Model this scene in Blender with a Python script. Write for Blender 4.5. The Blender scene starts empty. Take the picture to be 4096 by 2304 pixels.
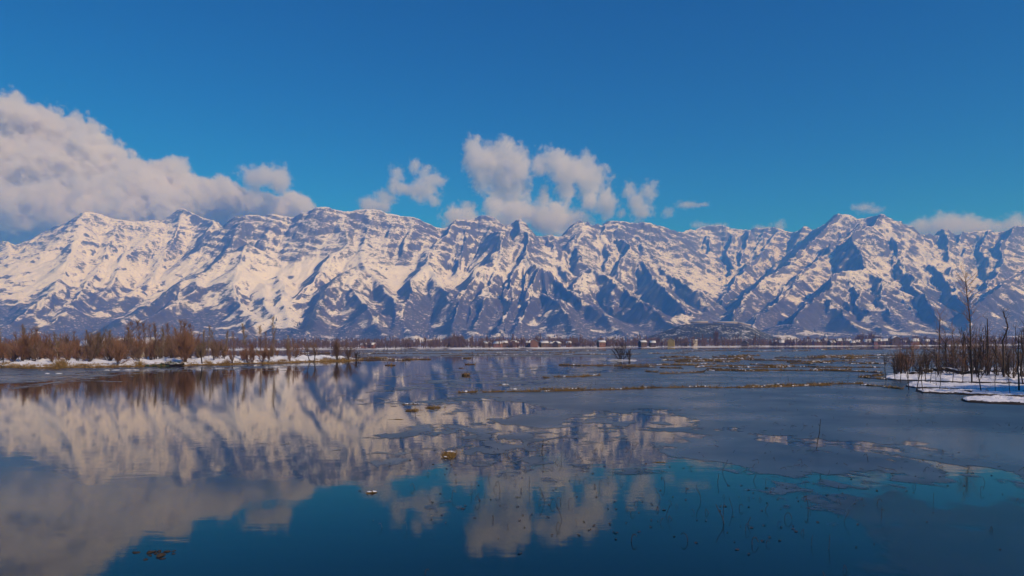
import bpy, bmesh, math, random
import numpy as np
from mathutils import Vector, Matrix

R = math.radians
scene = bpy.context.scene
COL = scene.collection

# ------------------------------------------------------------------ camera
F = 2730.0            # focal length in photo pixels (4096 wide)
CX, HY = 2048.0, 1383.0   # principal column, horizon row there
ROLL = 0.275              # the photographer held the camera a little askew (degrees)
def hor(px): return HY - math.tan(math.radians(ROLL)) * (px - CX)
CAMH = 3.5            # eye height above the lake
cam_d = bpy.data.cameras.new('camera')
cam = bpy.data.objects.new('camera', cam_d)
COL.objects.link(cam)
cam_d.sensor_width = 36.0
cam_d.lens = 36.0 * F / 4096.0
cam_d.shift_y = (HY - 1152.0) / 4096.0
cam_d.clip_start = 0.1
cam_d.clip_end = 60000.0
cam.location = (0, 0, CAMH)
cam.rotation_euler = (R(90), R(ROLL), 0)
scene.camera = cam

# ------------------------------------------------------------------ light
SUN_EL, SUN_AZ = 35.0, 133.0      # azimuth clockwise from the view direction (+Y)
world = bpy.data.worlds.new('World')
scene.world = world
world.use_nodes = True
wn = world.node_tree
wn.nodes.clear()
sky = wn.nodes.new('ShaderNodeTexSky')
sky.sky_type = 'NISHITA'
sky.sun_disc = False
sky.sun_elevation = R(SUN_EL)
sky.sun_rotation = R(SUN_AZ)
sky.altitude = 1600.0
sky.air_density = 1.0
sky.dust_density = 0.4
sky.ozone_density = 3.0
hs = wn.nodes.new('ShaderNodeHueSaturation')
hs.inputs['Saturation'].default_value = 2.3
hs.inputs['Value'].default_value = 1.0
bg = wn.nodes.new('ShaderNodeBackground')
bg.inputs['Strength'].default_value = 0.073
wo = wn.nodes.new('ShaderNodeOutputWorld')
wn.links.new(sky.outputs[0], hs.inputs['Color'])
gam = wn.nodes.new('ShaderNodeGamma')
gam.inputs['Gamma'].default_value = 1.2
wn.links.new(hs.outputs[0], gam.inputs['Color'])
wn.links.new(gam.outputs[0], bg.inputs['Color'])
wn.links.new(bg.outputs[0], wo.inputs['Surface'])

sd = bpy.data.lights.new('sun', 'SUN')
sd.energy = 3.2
sd.angle = R(0.53)
sd.color = (1.0, 0.80, 0.62)
so = bpy.data.objects.new('sun', sd)
COL.objects.link(so)
sdir = Vector((math.sin(R(SUN_AZ)) * math.cos(R(SUN_EL)), math.cos(R(SUN_AZ)) * math.cos(R(SUN_EL)), math.sin(R(SUN_EL))))
so.rotation_euler = sdir.to_track_quat('Z', 'Y').to_euler()
so.location = (0, 0, 3000)

scene.view_settings.view_transform = 'Standard'
scene.view_settings.look = 'None'
scene.view_settings.exposure = 0.0
scene.view_settings.gamma = 1.0
scene.view_settings.use_curve_mapping = False
cy = scene.cycles
cy.use_denoising = True
cy.max_bounces = 8
cy.diffuse_bounces = 2
cy.glossy_bounces = 3
cy.transparent_max_bounces = 12
cy.volume_bounces = 7
cy.caustics_reflective = False
cy.caustics_refractive = False
cy.sample_clamp_indirect = 4.0

# ------------------------------------------------------------------ helpers
def at(px, py, Y):
    """photo pixel + distance -> world point"""
    return Vector(((px - CX) / F * Y, Y, CAMH + (hor(px) - py) / F * Y))

def on_water(px, py, z=0.0):
    """photo pixel on the water plane -> world point"""
    Y = (CAMH - z) * F / (py - hor(px))
    return Vector(((px - CX) / F * Y, Y, z))

def tag(o, label=None, cat=None, group=None, kind=None):
    if label: o['label'] = label
    if cat: o['category'] = cat
    if group: o['group'] = group
    if kind: o['kind'] = kind
    return o

def mesh_np(name, verts, faces, smooth=False):
    me = bpy.data.meshes.new(name)
    verts = np.asarray(verts, dtype=np.float32)
    faces = np.asarray(faces, dtype=np.int32)
    n, k = faces.shape
    me.vertices.add(len(verts)); me.vertices.foreach_set('co', verts.ravel())
    me.loops.add(n * k); me.loops.foreach_set('vertex_index', faces.ravel())
    me.polygons.add(n)
    me.polygons.foreach_set('loop_start', np.arange(0, n * k, k, dtype=np.int32))
    me.polygons.foreach_set('loop_total', np.full(n, k, dtype=np.int32))
    if smooth:
        me.polygons.foreach_set('use_smooth', np.ones(n, dtype=bool))
    me.update(calc_edges=True)
    return me

def add_attr(me, name, arr):
    a = me.attributes.new(name, 'FLOAT', 'POINT')
    a.data.foreach_set('value', np.asarray(arr, dtype=np.float32).ravel())

def obj(name, me, mat=None, parent=None):
    if mat is not None and len(me.materials) == 0:
        me.materials.append(mat)
    o = bpy.data.objects.new(name, me)
    COL.objects.link(o)
    if parent: o.parent = parent
    return o

def empty(name, loc=(0, 0, 0), rz=0.0):
    o = bpy.data.objects.new(name, None)
    COL.objects.link(o)
    o.location = loc
    o.rotation_euler = (0, 0, rz)
    return o

def copy_tree(o, parent=None):
    c = o.copy()
    COL.objects.link(c)
    c.parent = parent
    for ch in list(o.children):
        copy_tree(ch, c)
    return c

# small node helper
class NT:
    def __init__(s, name):
        s.m = bpy.data.materials.new(name)
        s.m.use_nodes = True
        s.t = s.m.node_tree
        s.t.nodes.clear()
        s.out = s.t.nodes.new('ShaderNodeOutputMaterial')
    def n(s, typ, **kw):
        nd = s.t.nodes.new(typ)
        for k, v in kw.items():
            if k.startswith('i_'):
                nd.inputs[k[2:].replace('_', ' ')].default_value = v
            else:
                setattr(nd, k, v)
        return nd
    def l(s, a, b):
        s.t.links.new(a, b)
    def math(s, op, a, b=None, c=None, clamp=False):
        nd = s.t.nodes.new('ShaderNodeMath'); nd.operation = op; nd.use_clamp = clamp
        for i, v in enumerate((a, b, c)):
            if v is None: continue
            if isinstance(v, (int, float)): nd.inputs[i].default_value = v
            else: s.l(v, nd.inputs[i])
        return nd.outputs[0]
    def noise(s, scale, detail=4.0, rough=0.55, vec=None, dim='3D', dist=0.0):
        nd = s.n('ShaderNodeTexNoise', noise_dimensions=dim)
        nd.inputs['Scale'].default_value = scale
        nd.inputs['Detail'].default_value = detail
        nd.inputs['Roughness'].default_value = rough
        nd.inputs['Distortion'].default_value = dist
        if vec is not None: s.l(vec, nd.inputs['Vector'])
        return nd.outputs['Fac']
    def ramp(s, v, lo, hi, a=0.0, b=1.0, smooth=True):
        nd = s.n('ShaderNodeMapRange')
        nd.interpolation_type = 'SMOOTHSTEP' if smooth else 'LINEAR'
        nd.inputs[1].default_value = lo; nd.inputs[2].default_value = hi
        nd.inputs[3].default_value = a; nd.inputs[4].default_value = b
        s.l(v, nd.inputs[0])
        return nd.outputs[0]
    def mix(s, f, a, b):
        nd = s.n('ShaderNodeMix', data_type='RGBA')
        if isinstance(f, (int, float)): nd.inputs[0].default_value = f
        else: s.l(f, nd.inputs[0])
        for v, k in ((a, 6), (b, 7)):
            if isinstance(v, tuple): nd.inputs[k].default_value = (*v, 1.0)
            else: s.l(v, nd.inputs[k])
        return nd.outputs[2]
    def attr(s, name):
        nd = s.n('ShaderNodeAttribute', attribute_name=name)
        return nd.outputs['Fac']
    def pos(s):
        return s.n('ShaderNodeNewGeometry').outputs['Position']
    def bsdf(s, col, rough=0.8, spec=0.3, normal=None):
        nd = s.n('ShaderNodeBsdfPrincipled')
        if isinstance(col, tuple): nd.inputs['Base Color'].default_value = (*col, 1)
        else: s.l(col, nd.inputs['Base Color'])
        if isinstance(rough, (int, float)): nd.inputs['Roughness'].default_value = rough
        else: s.l(rough, nd.inputs['Roughness'])
        nd.inputs['Specular IOR Level'].default_value = spec
        if normal is not None: s.l(normal, nd.inputs['Normal'])
        return nd
    def done(s, shader):
        s.l(shader.outputs[0], s.out.inputs['Surface'])
        return s.m

def plain(name, a, b=None, scale=3.0, rough=0.85, spec=0.2):
    """base colour varied by noise between a and b"""
    t = NT(name)
    if b is None: b = tuple(x * 0.6 for x in a)
    f = t.ramp(t.noise(scale, 5, 0.6), 0.3, 0.7)
    return t.done(t.bsdf(t.mix(f, a, b), rough, spec))

# numpy gradient noise
def _h(ix, iy, s):
    n = (ix.astype(np.int64) * 374761393 + iy.astype(np.int64) * 668265263 + s * 974634541) & 0xFFFFFFFF
    n = ((n ^ (n >> 13)) * 1274126177) & 0xFFFFFFFF
    n = ((n ^ (n >> 16)) * 2246822519) & 0xFFFFFFFF
    return ((n ^ (n >> 15)) & 0xFFFFFF).astype(np.float64) / 16777216.0

def perlin(x, y, s=0):
    ix, iy = np.floor(x), np.floor(y)
    fx, fy = x - ix, y - iy
    u, v = fx * fx * fx * (fx * (fx * 6 - 15) + 10), fy * fy * fy * (fy * (fy * 6 - 15) + 10)
    def g(dx, dy):
        a = _h(ix + dx, iy + dy, s) * 2 * np.pi
        return np.cos(a) * (fx - dx) + np.sin(a) * (fy - dy)
    a = g(0, 0) * (1 - u) + g(1, 0) * u
    b = g(0, 1) * (1 - u) + g(1, 1) * u
    return (a * (1 - v) + b * v) * 1.5

def fbm(x, y, o=4, s=0, g=0.5):
    r = np.zeros_like(x); a = 1.0; t = 0
    for i in range(o):
        r += a * perlin(x, y, s + i * 17); t += a
        x, y, a = x * 2.03 + 11.3, y * 2.03 - 7.1, a * g
    return r / t
# ------------------------------------------------------------------ mountains
def c1(L): return [(x * .5303, 700 + y * .5303, d) for x, y, d in L]
def c2(L): return [(1366 + x * .5303, 700 + y * .5303, d) for x, y, d in L]
def c3(L): return [(2732 + x * .5295, 700 + y * .5295, d) for x, y, d in L]

ridges = []   # (points px,py,Y, flank slope)
# skyline
ridges.append((c1([(-1500, 420, 6900), (-900, 330, 6900), (-450, 420, 6700), (0, 510, 6300), (70, 506, 6200), (160, 540, 6300), (260, 480, 6300), (400, 400, 6300), (500, 366, 6300), (590, 300, 6300), (650, 276, 6300),
                   (800, 302, 6350), (900, 330, 6400), (1050, 335, 6450), (1150, 330, 6500), (1200, 350, 6600)]), .8))
ridges.append((c1([(1190, 350, 6700), (1330, 275, 6900), (1390, 256, 6900), (1480, 295, 6800), (1560, 340, 6700), (1620, 350, 6600), (1690, 395, 6400)]), .8))
ridges.append((c1([(1690, 395, 6100), (1740, 318, 6000), (1850, 300, 6000), (1980, 304, 6050), (2080, 292, 6050), (2200, 322, 6100), (2300, 285, 6050), (2400, 250, 6000), (2480, 238, 6000), (2576, 262, 6050)])
               + c2([(150, 262, 6100), (240, 256, 6100), (330, 272, 6100), (390, 290, 6100), (450, 310, 6150), (550, 322, 6150), (630, 350, 6200), (690, 382, 6250), (780, 395, 6300), (880, 332, 6300), (980, 330, 6350),
                     (1060, 310, 6400), (1130, 305, 6400), (1180, 335, 6450), (1230, 400, 6450), (1290, 340, 6450), (1340, 325, 6450), (1400, 420, 6500), (1520, 455, 6600), (1640, 450, 6650), (1720, 385, 6700), (1830, 350, 6800), (1900, 372, 6850),
                     (2000, 358, 6900), (2080, 345, 6900), (2200, 358, 6950), (2280, 346, 7000), (2400, 385, 7200), (2520, 428, 7400), (2576, 445, 7600)]), .95))
ridges.append((c3([(-60, 445, 7900), (80, 405, 8200), (200, 385, 8300), (300, 390, 8300), (400, 420, 8400), (480, 402, 8400), (600, 395, 8400), (700, 390, 8300), (830, 430, 8200), (930, 384, 8000), (990, 415, 7900)]), .9))
ridges.append((c3([(990, 415, 7700), (1080, 370, 7500), (1150, 320, 7300), (1200, 303, 7200), (1260, 308, 7150), (1350, 330, 7100), (1420, 310, 7000), (1500, 288, 6900), (1600, 350, 6900), (1700, 385, 6950), (1800, 450, 7000),
                   (2000, 470, 7050), (2080, 450, 7050), (2140, 425, 7000), (2300, 418, 7000), (2400, 428, 7000), (2500, 400, 6900), (2650, 380, 6900), (3000, 300, 6900), (3400, 360, 6900), (3800, 300, 7000)]), .9))
# spurs, left block
ridges.append((c1([(60, 508, 6200), (90, 640, 5600), (110, 800, 5100), (130, 960, 4500), (150, 1110, 3900)]), .75))
ridges.append((c1([(650, 278, 6300), (620, 400, 5950), (560, 560, 5500), (480, 730, 5000), (400, 860, 4600), (330, 930, 4300)]), .62))
ridges.append((c1([(900, 330, 6400), (860, 480, 6000), (790, 640, 5500), (680, 790, 5000), (600, 900, 4600), (520, 1000, 4200)]), .62))
ridges.append((c1([(1230, 360, 6600), (1130, 450, 6200), (1020, 540, 5900), (930, 640, 5500), (870, 780, 5100), (800, 880, 4800)]), .66))
ridges.append((c1([(1390, 258, 6900), (1320, 420, 6400), (1270, 560, 6000), (1180, 700, 5600), (1130, 800, 5200), (1000, 880, 4900)]), .7))
ridges.append((c1([(1620, 350, 6600), (1560, 480, 6200), (1500, 600, 5900)]), .8))
# the big front spur with its dark left edge
ridges.append((c1([(1870, 500, 5450), (1800, 540, 5350), (1680, 575, 5250), (1600, 640, 5150), (1480, 735, 5000), (1380, 785, 4850), (1250, 880, 4600), (1100, 975, 4300), (1000, 1040, 4050), (900, 1085, 3850)]), .8))
ridges.append((c1([(1870, 500, 5450), (1960, 540, 5450), (2130, 650, 5400), (2250, 720, 5300)]), .8))
ridges.append((c1([(1870, 500, 5450), (1830, 680, 5000), (1760, 800, 4700), (1800, 900, 4450), (1850, 1020, 4150), (1960, 1120, 3800)]), .62))
ridges.append((c1([(1480, 735, 5000), (1500, 860, 4600), (1400, 920, 4400), (1250, 1000, 4100), (1120, 1080, 3850)]), .7))
ridges.append((c1([(1850, 300, 6000), (1800, 400, 5800), (1760, 500, 5600)]), 1.0))
ridges.append((c1([(2080, 292, 6050), (2040, 420, 5800), (2010, 540, 5600)]), 1.0))
ridges.append((c1([(2480, 238, 6000), (2430, 360, 5800), (2350, 480, 5650), (2300, 570, 5500)]), 1.05))
ridges.append((c1([(2576, 262, 6050), (2600, 400, 5750), (2620, 520, 5500), (2540, 575, 5350), (2450, 690, 5050), (2400, 760, 4850)]), .85))
ridges.append((c1([(2700, 690, 4950), (2580, 740, 4750), (2470, 820, 4500), (2410, 920, 4250), (2370, 1020, 4000), (2330, 1120, 3750)]), .85))
# centre
ridges.append((c2([(240, 256, 6100), (200, 400, 5800), (170, 520, 5500), (165, 630, 5300), (240, 740, 5000), (330, 870, 4600), (430, 985, 4250)]), .75))
ridges.append((c2([(120, 690, 4950), (60, 830, 4600), (140, 920, 4350), (230, 1000, 4100)]), .7))
ridges.append((c2([(390, 290, 6100), (360, 420, 5850), (330, 560, 5550)]), 1.05))
ridges.append((c2([(550, 322, 6150), (520, 460, 5850), (480, 600, 5550)]), 1.05))
ridges.append((c2([(690, 382, 6250), (660, 520, 5900), (640, 655, 5350), (700, 770, 5000), (780, 880, 4600), (840, 960, 4350)]), .75))
ridges.append((c2([(640, 655, 5350), (560, 780, 4900), (500, 900, 4500), (460, 1000, 4200)]), .75))
ridges.append((c2([(880, 332, 6300), (820, 430, 6000), (740, 480, 5850), (700, 560, 5700)]), 1.05))
ridges.append((c2([(980, 330, 6350), (950, 470, 6000), (900, 600, 5700), (870, 720, 5400)]), .95))
ridges.append((c2([(1130, 305, 6400), (1120, 420, 6150), (1240, 430, 5900), (1170, 560, 5500), (1165, 640, 5250), (1010, 715, 5000), (950, 830, 4700), (890, 930, 4400), (870, 1000, 4200)]), .8))
ridges.append((c2([(1165, 640, 5250), (1130, 770, 4900), (1090, 860, 4600), (1060, 960, 4300)]), .75))
ridges.append((c2([(1340, 325, 6450), (1430, 450, 5950), (1400, 560, 5600), (1380, 640, 5300), (1310, 740, 5000), (1280, 850, 4700)]), .85))
ridges.append((c2([(1400, 620, 5350), (1500, 720, 5050), (1450, 820, 4750), (1400, 930, 4400)]), .75))
ridges.append((c2([(1500, 700, 5100), (1640, 790, 4850), (1760, 890, 4600), (1850, 980, 4350), (2000, 1060, 4050)]), .75))
ridges.append((c2([(1520, 880, 4600), (1650, 960, 4300), (1720, 1060, 4000)]), .65))
ridges.append((c2([(1600, 480, 6200), (1620, 600, 5850), (1700, 700, 5600), (1760, 760, 5450)]), 1.0))
ridges.append((c2([(1830, 350, 6800), (1780, 500, 6300), (1820, 645, 5700), (1900, 700, 5500), (2000, 770, 5250), (2150, 860, 4900), (2350, 985, 4450)]), .75))
ridges.append((c2([(1830, 720, 5400), (1780, 850, 5000), (1850, 940, 4700), (1980, 1010, 4400)]), .7))
ridges.append((c2([(2000, 358, 6900), (1980, 470, 6600), (2030, 600, 6200), (2010, 700, 5900)]), .95))
ridges.append((c2([(2110, 470, 6600), (2180, 530, 6300), (2110, 660, 5900), (2080, 740, 5700)]), .95))
ridges.append((c2([(2180, 520, 6350), (2250, 640, 6000), (2330, 760, 5600), (2450, 880, 5100), (2560, 960, 4800)]), .8))
ridges.append((c2([(2280, 346, 7000), (2260, 450, 6800), (2340, 600, 6400), (2450, 720, 6000), (2580, 820, 5600), (2700, 890, 5300)]), .8))
ridges.append((c2([(2460, 470, 7300), (2500, 560, 7000), (2540, 700, 6600)]), .9))
# right, valley head
for a, b, d0 in ((80, 40, 0), (200, 230, 0), (360, 380, 100), (480, 460, 0), (600, 540, 0), (720, 720, 0)):
    ridges.append((c3([(a, 420, 8200 + d0), ((a + b) / 2, 540, 7800), (b, 660, 7300), (b + 10, 780, 6700), (b - 30, 870, 6300)]), .9))
ridges.append((c3([(700, 420, 8200), (640, 560, 7600), (520, 650, 7100), (430, 760, 6500), (360, 860, 6100), (300, 930, 5700)]), .85))
# right massif
ridges.append((c3([(1200, 303, 7200), (1050, 430, 6900), (900, 560, 6500), (760, 690, 6100), (600, 800, 5700), (480, 920, 5200), (400, 1010, 4900)]), .75))
ridges.append((c3([(1350, 330, 7100), (1220, 480, 6700), (1080, 590, 6300), (930, 700, 5900), (820, 850, 5400), (700, 960, 5000), (560, 1070, 4600)]), .75))
ridges.append((c3([(1500, 288, 6900), (1440, 390, 6600), (1290, 448, 6300), (1320, 560, 6000), (1345, 640, 5750), (1390, 710, 5500), (1240, 720, 5350), (1150, 780, 5150), (1090, 860, 4900), (960, 980, 4550), (850, 1080, 4250)]), .8))
ridges.append((c3([(1390, 700, 5500), (1500, 800, 5200), (1480, 900, 4900), (1560, 1010, 4500), (1640, 1080, 4250)]), .62))
ridges.append((c3([(1240, 730, 5350), (1300, 850, 5000), (1340, 960, 4600), (1420, 1060, 4250)]), .62))
ridges.append((c3([(1100, 900, 4800), (1150, 1000, 4500), (1250, 1095, 4150)]), .62))
ridges.append((c3([(1500, 288, 6900), (1580, 430, 6500), (1600, 500, 6300), (1620, 600, 6050), (1640, 690, 5800), (1700, 760, 5500), (1780, 850, 5150), (1870, 1000, 4600)]), .75))
ridges.append((c3([(1700, 372, 6950), (1760, 450, 6700), (1850, 600, 6200), (1930, 720, 5800), (2020, 830, 5400), (2110, 940, 4900)]), .8))
ridges.append((c3([(1700, 430, 6600), (1690, 620, 6050), (1640, 700, 5800)]), .8))
ridges.append((c3([(2000, 390, 7050), (2020, 560, 6500), (2040, 700, 6000), (2060, 800, 5600)]), .9))
ridges.append((c3([(2140, 425, 7000), (2150, 560, 6600), (2120, 680, 6200), (2150, 780, 5800)]), .9))
ridges.append((c3([(2300, 418, 7000), (2290, 600, 6400), (2310, 750, 5900)]), .9))
ridges.append((c3([(2500, 400, 6900), (2420, 560, 6400), (2390, 720, 5900), (2300, 850, 5400), (2180, 970, 4900)]), .85))
ridges.append((c3([(2900, 600, 6000), (2700, 700, 5600), (2560, 730, 5400), (2450, 800, 5100), (2300, 920, 4700), (2150, 1010, 4400)]), .8))
# snow fan under the big front face
ridges.append((c1([(2120, 760, 5000), (2140, 900, 4500), (2160, 1020, 4050), (2180, 1120, 3700), (2200, 1180, 3450)]), .5))
ridges.append((c1([(1980, 820, 4800), (2010, 950, 4350), (2060, 1080, 3850), (2100, 1160, 3500)]), .5))
# low foothills
ridges.append((c3([(660, 1150, 3900), (780, 1122, 3900), (850, 1128, 3850)]), .4))
ridges.append((c3([(700, 1200, 3500), (900, 1180, 3500), (1100, 1190, 3500), (1300, 1205, 3400)]), .35))
ridges.append((c2([(2480, 1090, 4300), (2560, 1050, 4500)]), .4))

WOODED = [i for i, (p_, k_) in enumerate(ridges) if p_[1] in (c1([(1800, 540, 5350)])[0], c1([(2580, 740, 4750)])[0])]
NU, NV = 1180, 590
pu = np.linspace(-700, 4800, NU)
Yr = np.linspace(2500, 9300, NV)
U, YY = np.meshgrid((pu - CX) / F, Yr)
XX = U * YY

def resample(a, ny, nx):
    h, w = a.shape
    yi = np.linspace(0, h - 1, ny); xi = np.linspace(0, w - 1, nx)
    y0 = np.clip(yi.astype(int), 0, h - 2); x0 = np.clip(xi.astype(int), 0, w - 2)
    fy = (yi - y0)[:, None]; fx = (xi - x0)[None]
    return ((a[y0][:, x0] * (1 - fx) + a[y0][:, x0 + 1] * fx) * (1 - fy) + (a[y0 + 1][:, x0] * (1 - fx) + a[y0 + 1][:, x0 + 1] * fx) * fy)

def blur(a, n):
    for _ in range(n):
        p = np.pad(a, 1, mode='edge')
        a = (p[1:-1, 1:-1] * 2 + p[:-2, 1:-1] + p[2:, 1:-1] + p[1:-1, :-2] + p[1:-1, 2:]) / 6
    return a

CU, CV = NU // 2, NV // 2
uc, yc = np.meshgrid(np.linspace(U[0, 0], U[0, -1], CU), np.linspace(2500, 9300, CV))
xc = uc * yc
wx = xc + 90 * fbm(xc / 700, yc / 700, 3, 3) + 30 * fbm(xc / 160, yc / 160, 2, 9)
wy = yc + 90 * fbm(xc / 700, yc / 700, 3, 5) + 30 * fbm(xc / 160, yc / 160, 2, 8)
# keep the warp small right on the drawn lines
wx = (wx + xc) / 2; wy = (wy + yc) / 2
base = np.full(xc.shape, -1e9)
woods = []          # spurs with a wooded flank on the side away from the sun
for n_r, (pts, k) in enumerate(ridges):
    P = [at(*p) for p in pts]
    if P[-1].z < 620 and P[-1].y < 5000 and P[-1].z < P[0].z - 100:      # let the spur run out to the plain
        d_ = (P[-1] - P[-2]); d_.z = 0; d_.normalize(); z0 = P[-1].z; d_ = (d_ + Vector((0, -.5, 0))).normalized()
        for f_, zf in ((.35, .62), (.75, .34), (1.25, .12)):
            q = at(*pts[-1]) + d_ * (z0 * 2.6 * f_); q.z = max(z0 * zf, 14)
            P.append(q)
    if n_r in WOODED: woods.append([Vector(q) for q in P])
    for a, b in zip(P[:-1], P[1:]):
        ex, ey = b.x - a.x, b.y - a.y
        L2 = ex * ex + ey * ey + 1e-6
        t = np.clip(((wx - a.x) * ex + (wy - a.y) * ey) / L2, 0, 1)
        d = np.sqrt((wx - a.x - t * ex) ** 2 + (wy - a.y - t * ey) ** 2)
        zr = np.maximum(a.z + (b.z - a.z) * t, 20)
        base = np.maximum(base, zr * (np.exp(-np.maximum(d - 8, 0) * k * 1.02 / zr) - .17) / .83)
plain_z = 1.0 + np.maximum(yc - 2700, 0) * 0.016 + np.maximum(yc - 3300, 0) * .06
base = np.maximum(base, plain_z) + 0.05 * np.minimum(base, plain_z)
base = blur(base, 2)
H = blur(resample(base, NV, NU), 2)

def grads(h):
    dU = np.gradient(h, axis=1) / (U[0, 1] - U[0, 0])
    dY = np.gradient(h, axis=0) / (Yr[1] - Yr[0])
    gx = dU / YY
    return gx, dY - gx * U

def gully(px_, py_, dx, dy, lam, s):
    x, y = px_ / lam, py_ / lam
    ix, iy = np.floor(x), np.floor(y)
    fx, fy = x - ix, y - iy
    va = np.zeros_like(x); wt = np.zeros_like(x)
    for i in (-1, 0, 1, 2):
        for j in (-1, 0, 1, 2):
            hx = _h(ix + i, iy + j, s) - .5; hy = _h(ix + i, iy + j, s + 71) - .5
            ax, ay = fx - i - hx, fy - j - hy
            w = np.exp(-2 * (ax * ax + ay * ay))
            va += np.cos((ax * dx + ay * dy) * 2 * np.pi) * w; wt += w
    return va / (wt + 1e-9)

skirt = np.clip((H - 60) / 200, 0, 1)
rill = np.zeros_like(H)
gm = np.clip(.78 + 1.1 * fbm(XX / 1500 + 4.2, YY / 1500, 2, 95) + .2 * np.clip((XX + 200) / 2500, -1, 1), .3, 1.05)      # how deeply the faces are cut
gm = gm * (1 - .35 * np.exp(-((H - 540) / 170) ** 2) * np.clip((900 - XX) / 1500, 0, 1))     # snow aprons under the cliffs
gm = gm * (1 - .6 * np.exp(-(((XX / YY * F + CX) - 1090) / 150) ** 2 - ((YY - 4300) / 600) ** 2))
for o, (lam, amp, bl) in enumerate(((620, .06, 10), (300, .065, 5), (150, .075, 3), (75, .085, 2), (38, .09, 1))):
    gx, gy = grads(blur(H, bl))
    sl = np.sqrt(gx * gx + gy * gy) + 1e-6
    g = gully(XX, YY, -gy / sl, gx / sl, lam, 100 + o * 13)
    g = np.clip(g * 1.25, -1, 1); g = .55 * g + .45 * (1 - 2 * np.sqrt(np.clip((1 - g) / 2, 0, 1)))   # sharp crests, rounder gullies
    if lam < 200: rill += g * (.5 if lam > 100 else .4)
    H = H + lam * amp * g * np.clip(sl * 1.6 - .12, 0, 1) * skirt * (gm if lam > 60 else .5 + .5 * gm)
# strata: dipping ledges in the cliff belt
belt = np.clip((H - 480 + 160 * fbm(XX / 900, YY / 900, 3, 40)) / 160, 0, 1) * np.clip(fbm(XX / 1100 + 3.3, YY / 1100, 3, 44) * 2.2 + .62, 0, 1)
ph = (H + .20 * XX + 110 * fbm(XX / 420, YY / 420, 4, 50)) / 88.0
saw = ph - np.floor(ph)
step = np.where(saw < .62, saw * .45 / .62, .45 + (saw - .62) * .55 / .38)   # gentle ledge then riser
H = H + belt * 88 * .7 * (step - saw)
ph2 = (H + .20 * XX + 40 * fbm(XX / 150, YY / 150, 3, 51)) / 31.0
saw = ph2 - np.floor(ph2)
step = np.where(saw < .6, saw * .4 / .6, .4 + (saw - .6) * .6 / .4)
H = H + belt * 31 * .6 * (step - saw)
H = H + skirt * (9 * fbm(XX / 60, YY / 60, 4, 60, .6) + 22 * fbm(XX / 260, YY / 260, 3, 61))
H = H + (1 - skirt) * 5 * fbm(XX / 200, YY / 200, 3, 62)
H = (H + 3) * np.clip((YY - 2500) / 900, 0, 1) ** .8 - 3
# attributes
gx, gy = grads(H)
slope = np.sqrt(gx * gx + gy * gy)
gxb, gyb = grads(blur(H, 6))
slb = np.sqrt(gxb * gxb + gyb * gyb) + 1e-6
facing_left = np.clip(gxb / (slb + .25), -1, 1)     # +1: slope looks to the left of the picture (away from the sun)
n1 = fbm(XX / 300, YY / 300, 5, 70)
n2 = fbm(XX / 90, YY / 90, 4, 71)
hollow = blur(H, 14) - H
snow = np.clip(1.46 - slope * .9 - .17 * rill + n1 * .4 + n2 * .22, 0, 1.0)
band = np.exp(-((H - 540 - 120 * n1) / 150) ** 2) * np.clip((1500 - XX) / 1500, .35, 1)
snow = np.clip(snow + .22 * band, 0, 1.05)
hi = np.clip((H - 420) / 500, 0, 1)
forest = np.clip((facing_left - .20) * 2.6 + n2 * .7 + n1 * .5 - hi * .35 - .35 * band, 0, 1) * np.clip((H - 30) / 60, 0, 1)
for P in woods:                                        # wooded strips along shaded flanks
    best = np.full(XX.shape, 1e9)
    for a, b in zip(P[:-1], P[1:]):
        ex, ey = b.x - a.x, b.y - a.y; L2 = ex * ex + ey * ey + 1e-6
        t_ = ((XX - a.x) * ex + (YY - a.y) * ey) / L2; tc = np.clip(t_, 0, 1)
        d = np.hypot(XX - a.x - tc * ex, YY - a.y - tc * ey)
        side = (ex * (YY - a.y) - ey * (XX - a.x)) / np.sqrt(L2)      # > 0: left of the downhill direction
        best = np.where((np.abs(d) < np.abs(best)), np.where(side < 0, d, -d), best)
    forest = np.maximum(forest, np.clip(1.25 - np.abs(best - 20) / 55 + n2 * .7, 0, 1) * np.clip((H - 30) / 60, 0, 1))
hz = H - 150 * n1 - 110 * n2
apron = np.maximum(YY - 3300, 0) * .06
snowface = np.exp(-(((XX / YY * F + CX) - 1110) / 120) ** 2) * np.clip((YY - 3450) / 200, 0, 1)
low = np.clip(1 - (hz - apron * .7 - 130) / 330, 0, 1) - 1.1 * snowface
scrub = low * 1.3 + np.clip(hollow / 25, -.4, .5) * np.clip(1 - (H - 300) / 350, 0, 1) + n1 * 1.1 + n2 * 1.3 - .20
fields = fbm(XX / 160, YY / 420, 3, 81)
scrub = np.clip(np.where(H - apron * .9 < 40, .95 + fields * 1.7, scrub), -.3, .82)

idx = np.arange(NU * NV).reshape(NV, NU)
faces = np.stack([idx[:-1, :-1], idx[:-1, 1:], idx[1:, 1:], idx[1:, :-1]], -1).reshape(-1, 4)
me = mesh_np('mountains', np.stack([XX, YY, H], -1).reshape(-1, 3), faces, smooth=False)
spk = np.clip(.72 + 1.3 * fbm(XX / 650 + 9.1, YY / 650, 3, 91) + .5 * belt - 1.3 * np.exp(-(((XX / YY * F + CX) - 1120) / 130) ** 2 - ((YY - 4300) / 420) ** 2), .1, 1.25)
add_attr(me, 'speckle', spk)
add_attr(me, 'snow', snow); add_attr(me, 'forest', forest); add_attr(me, 'scrub', scrub)

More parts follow.
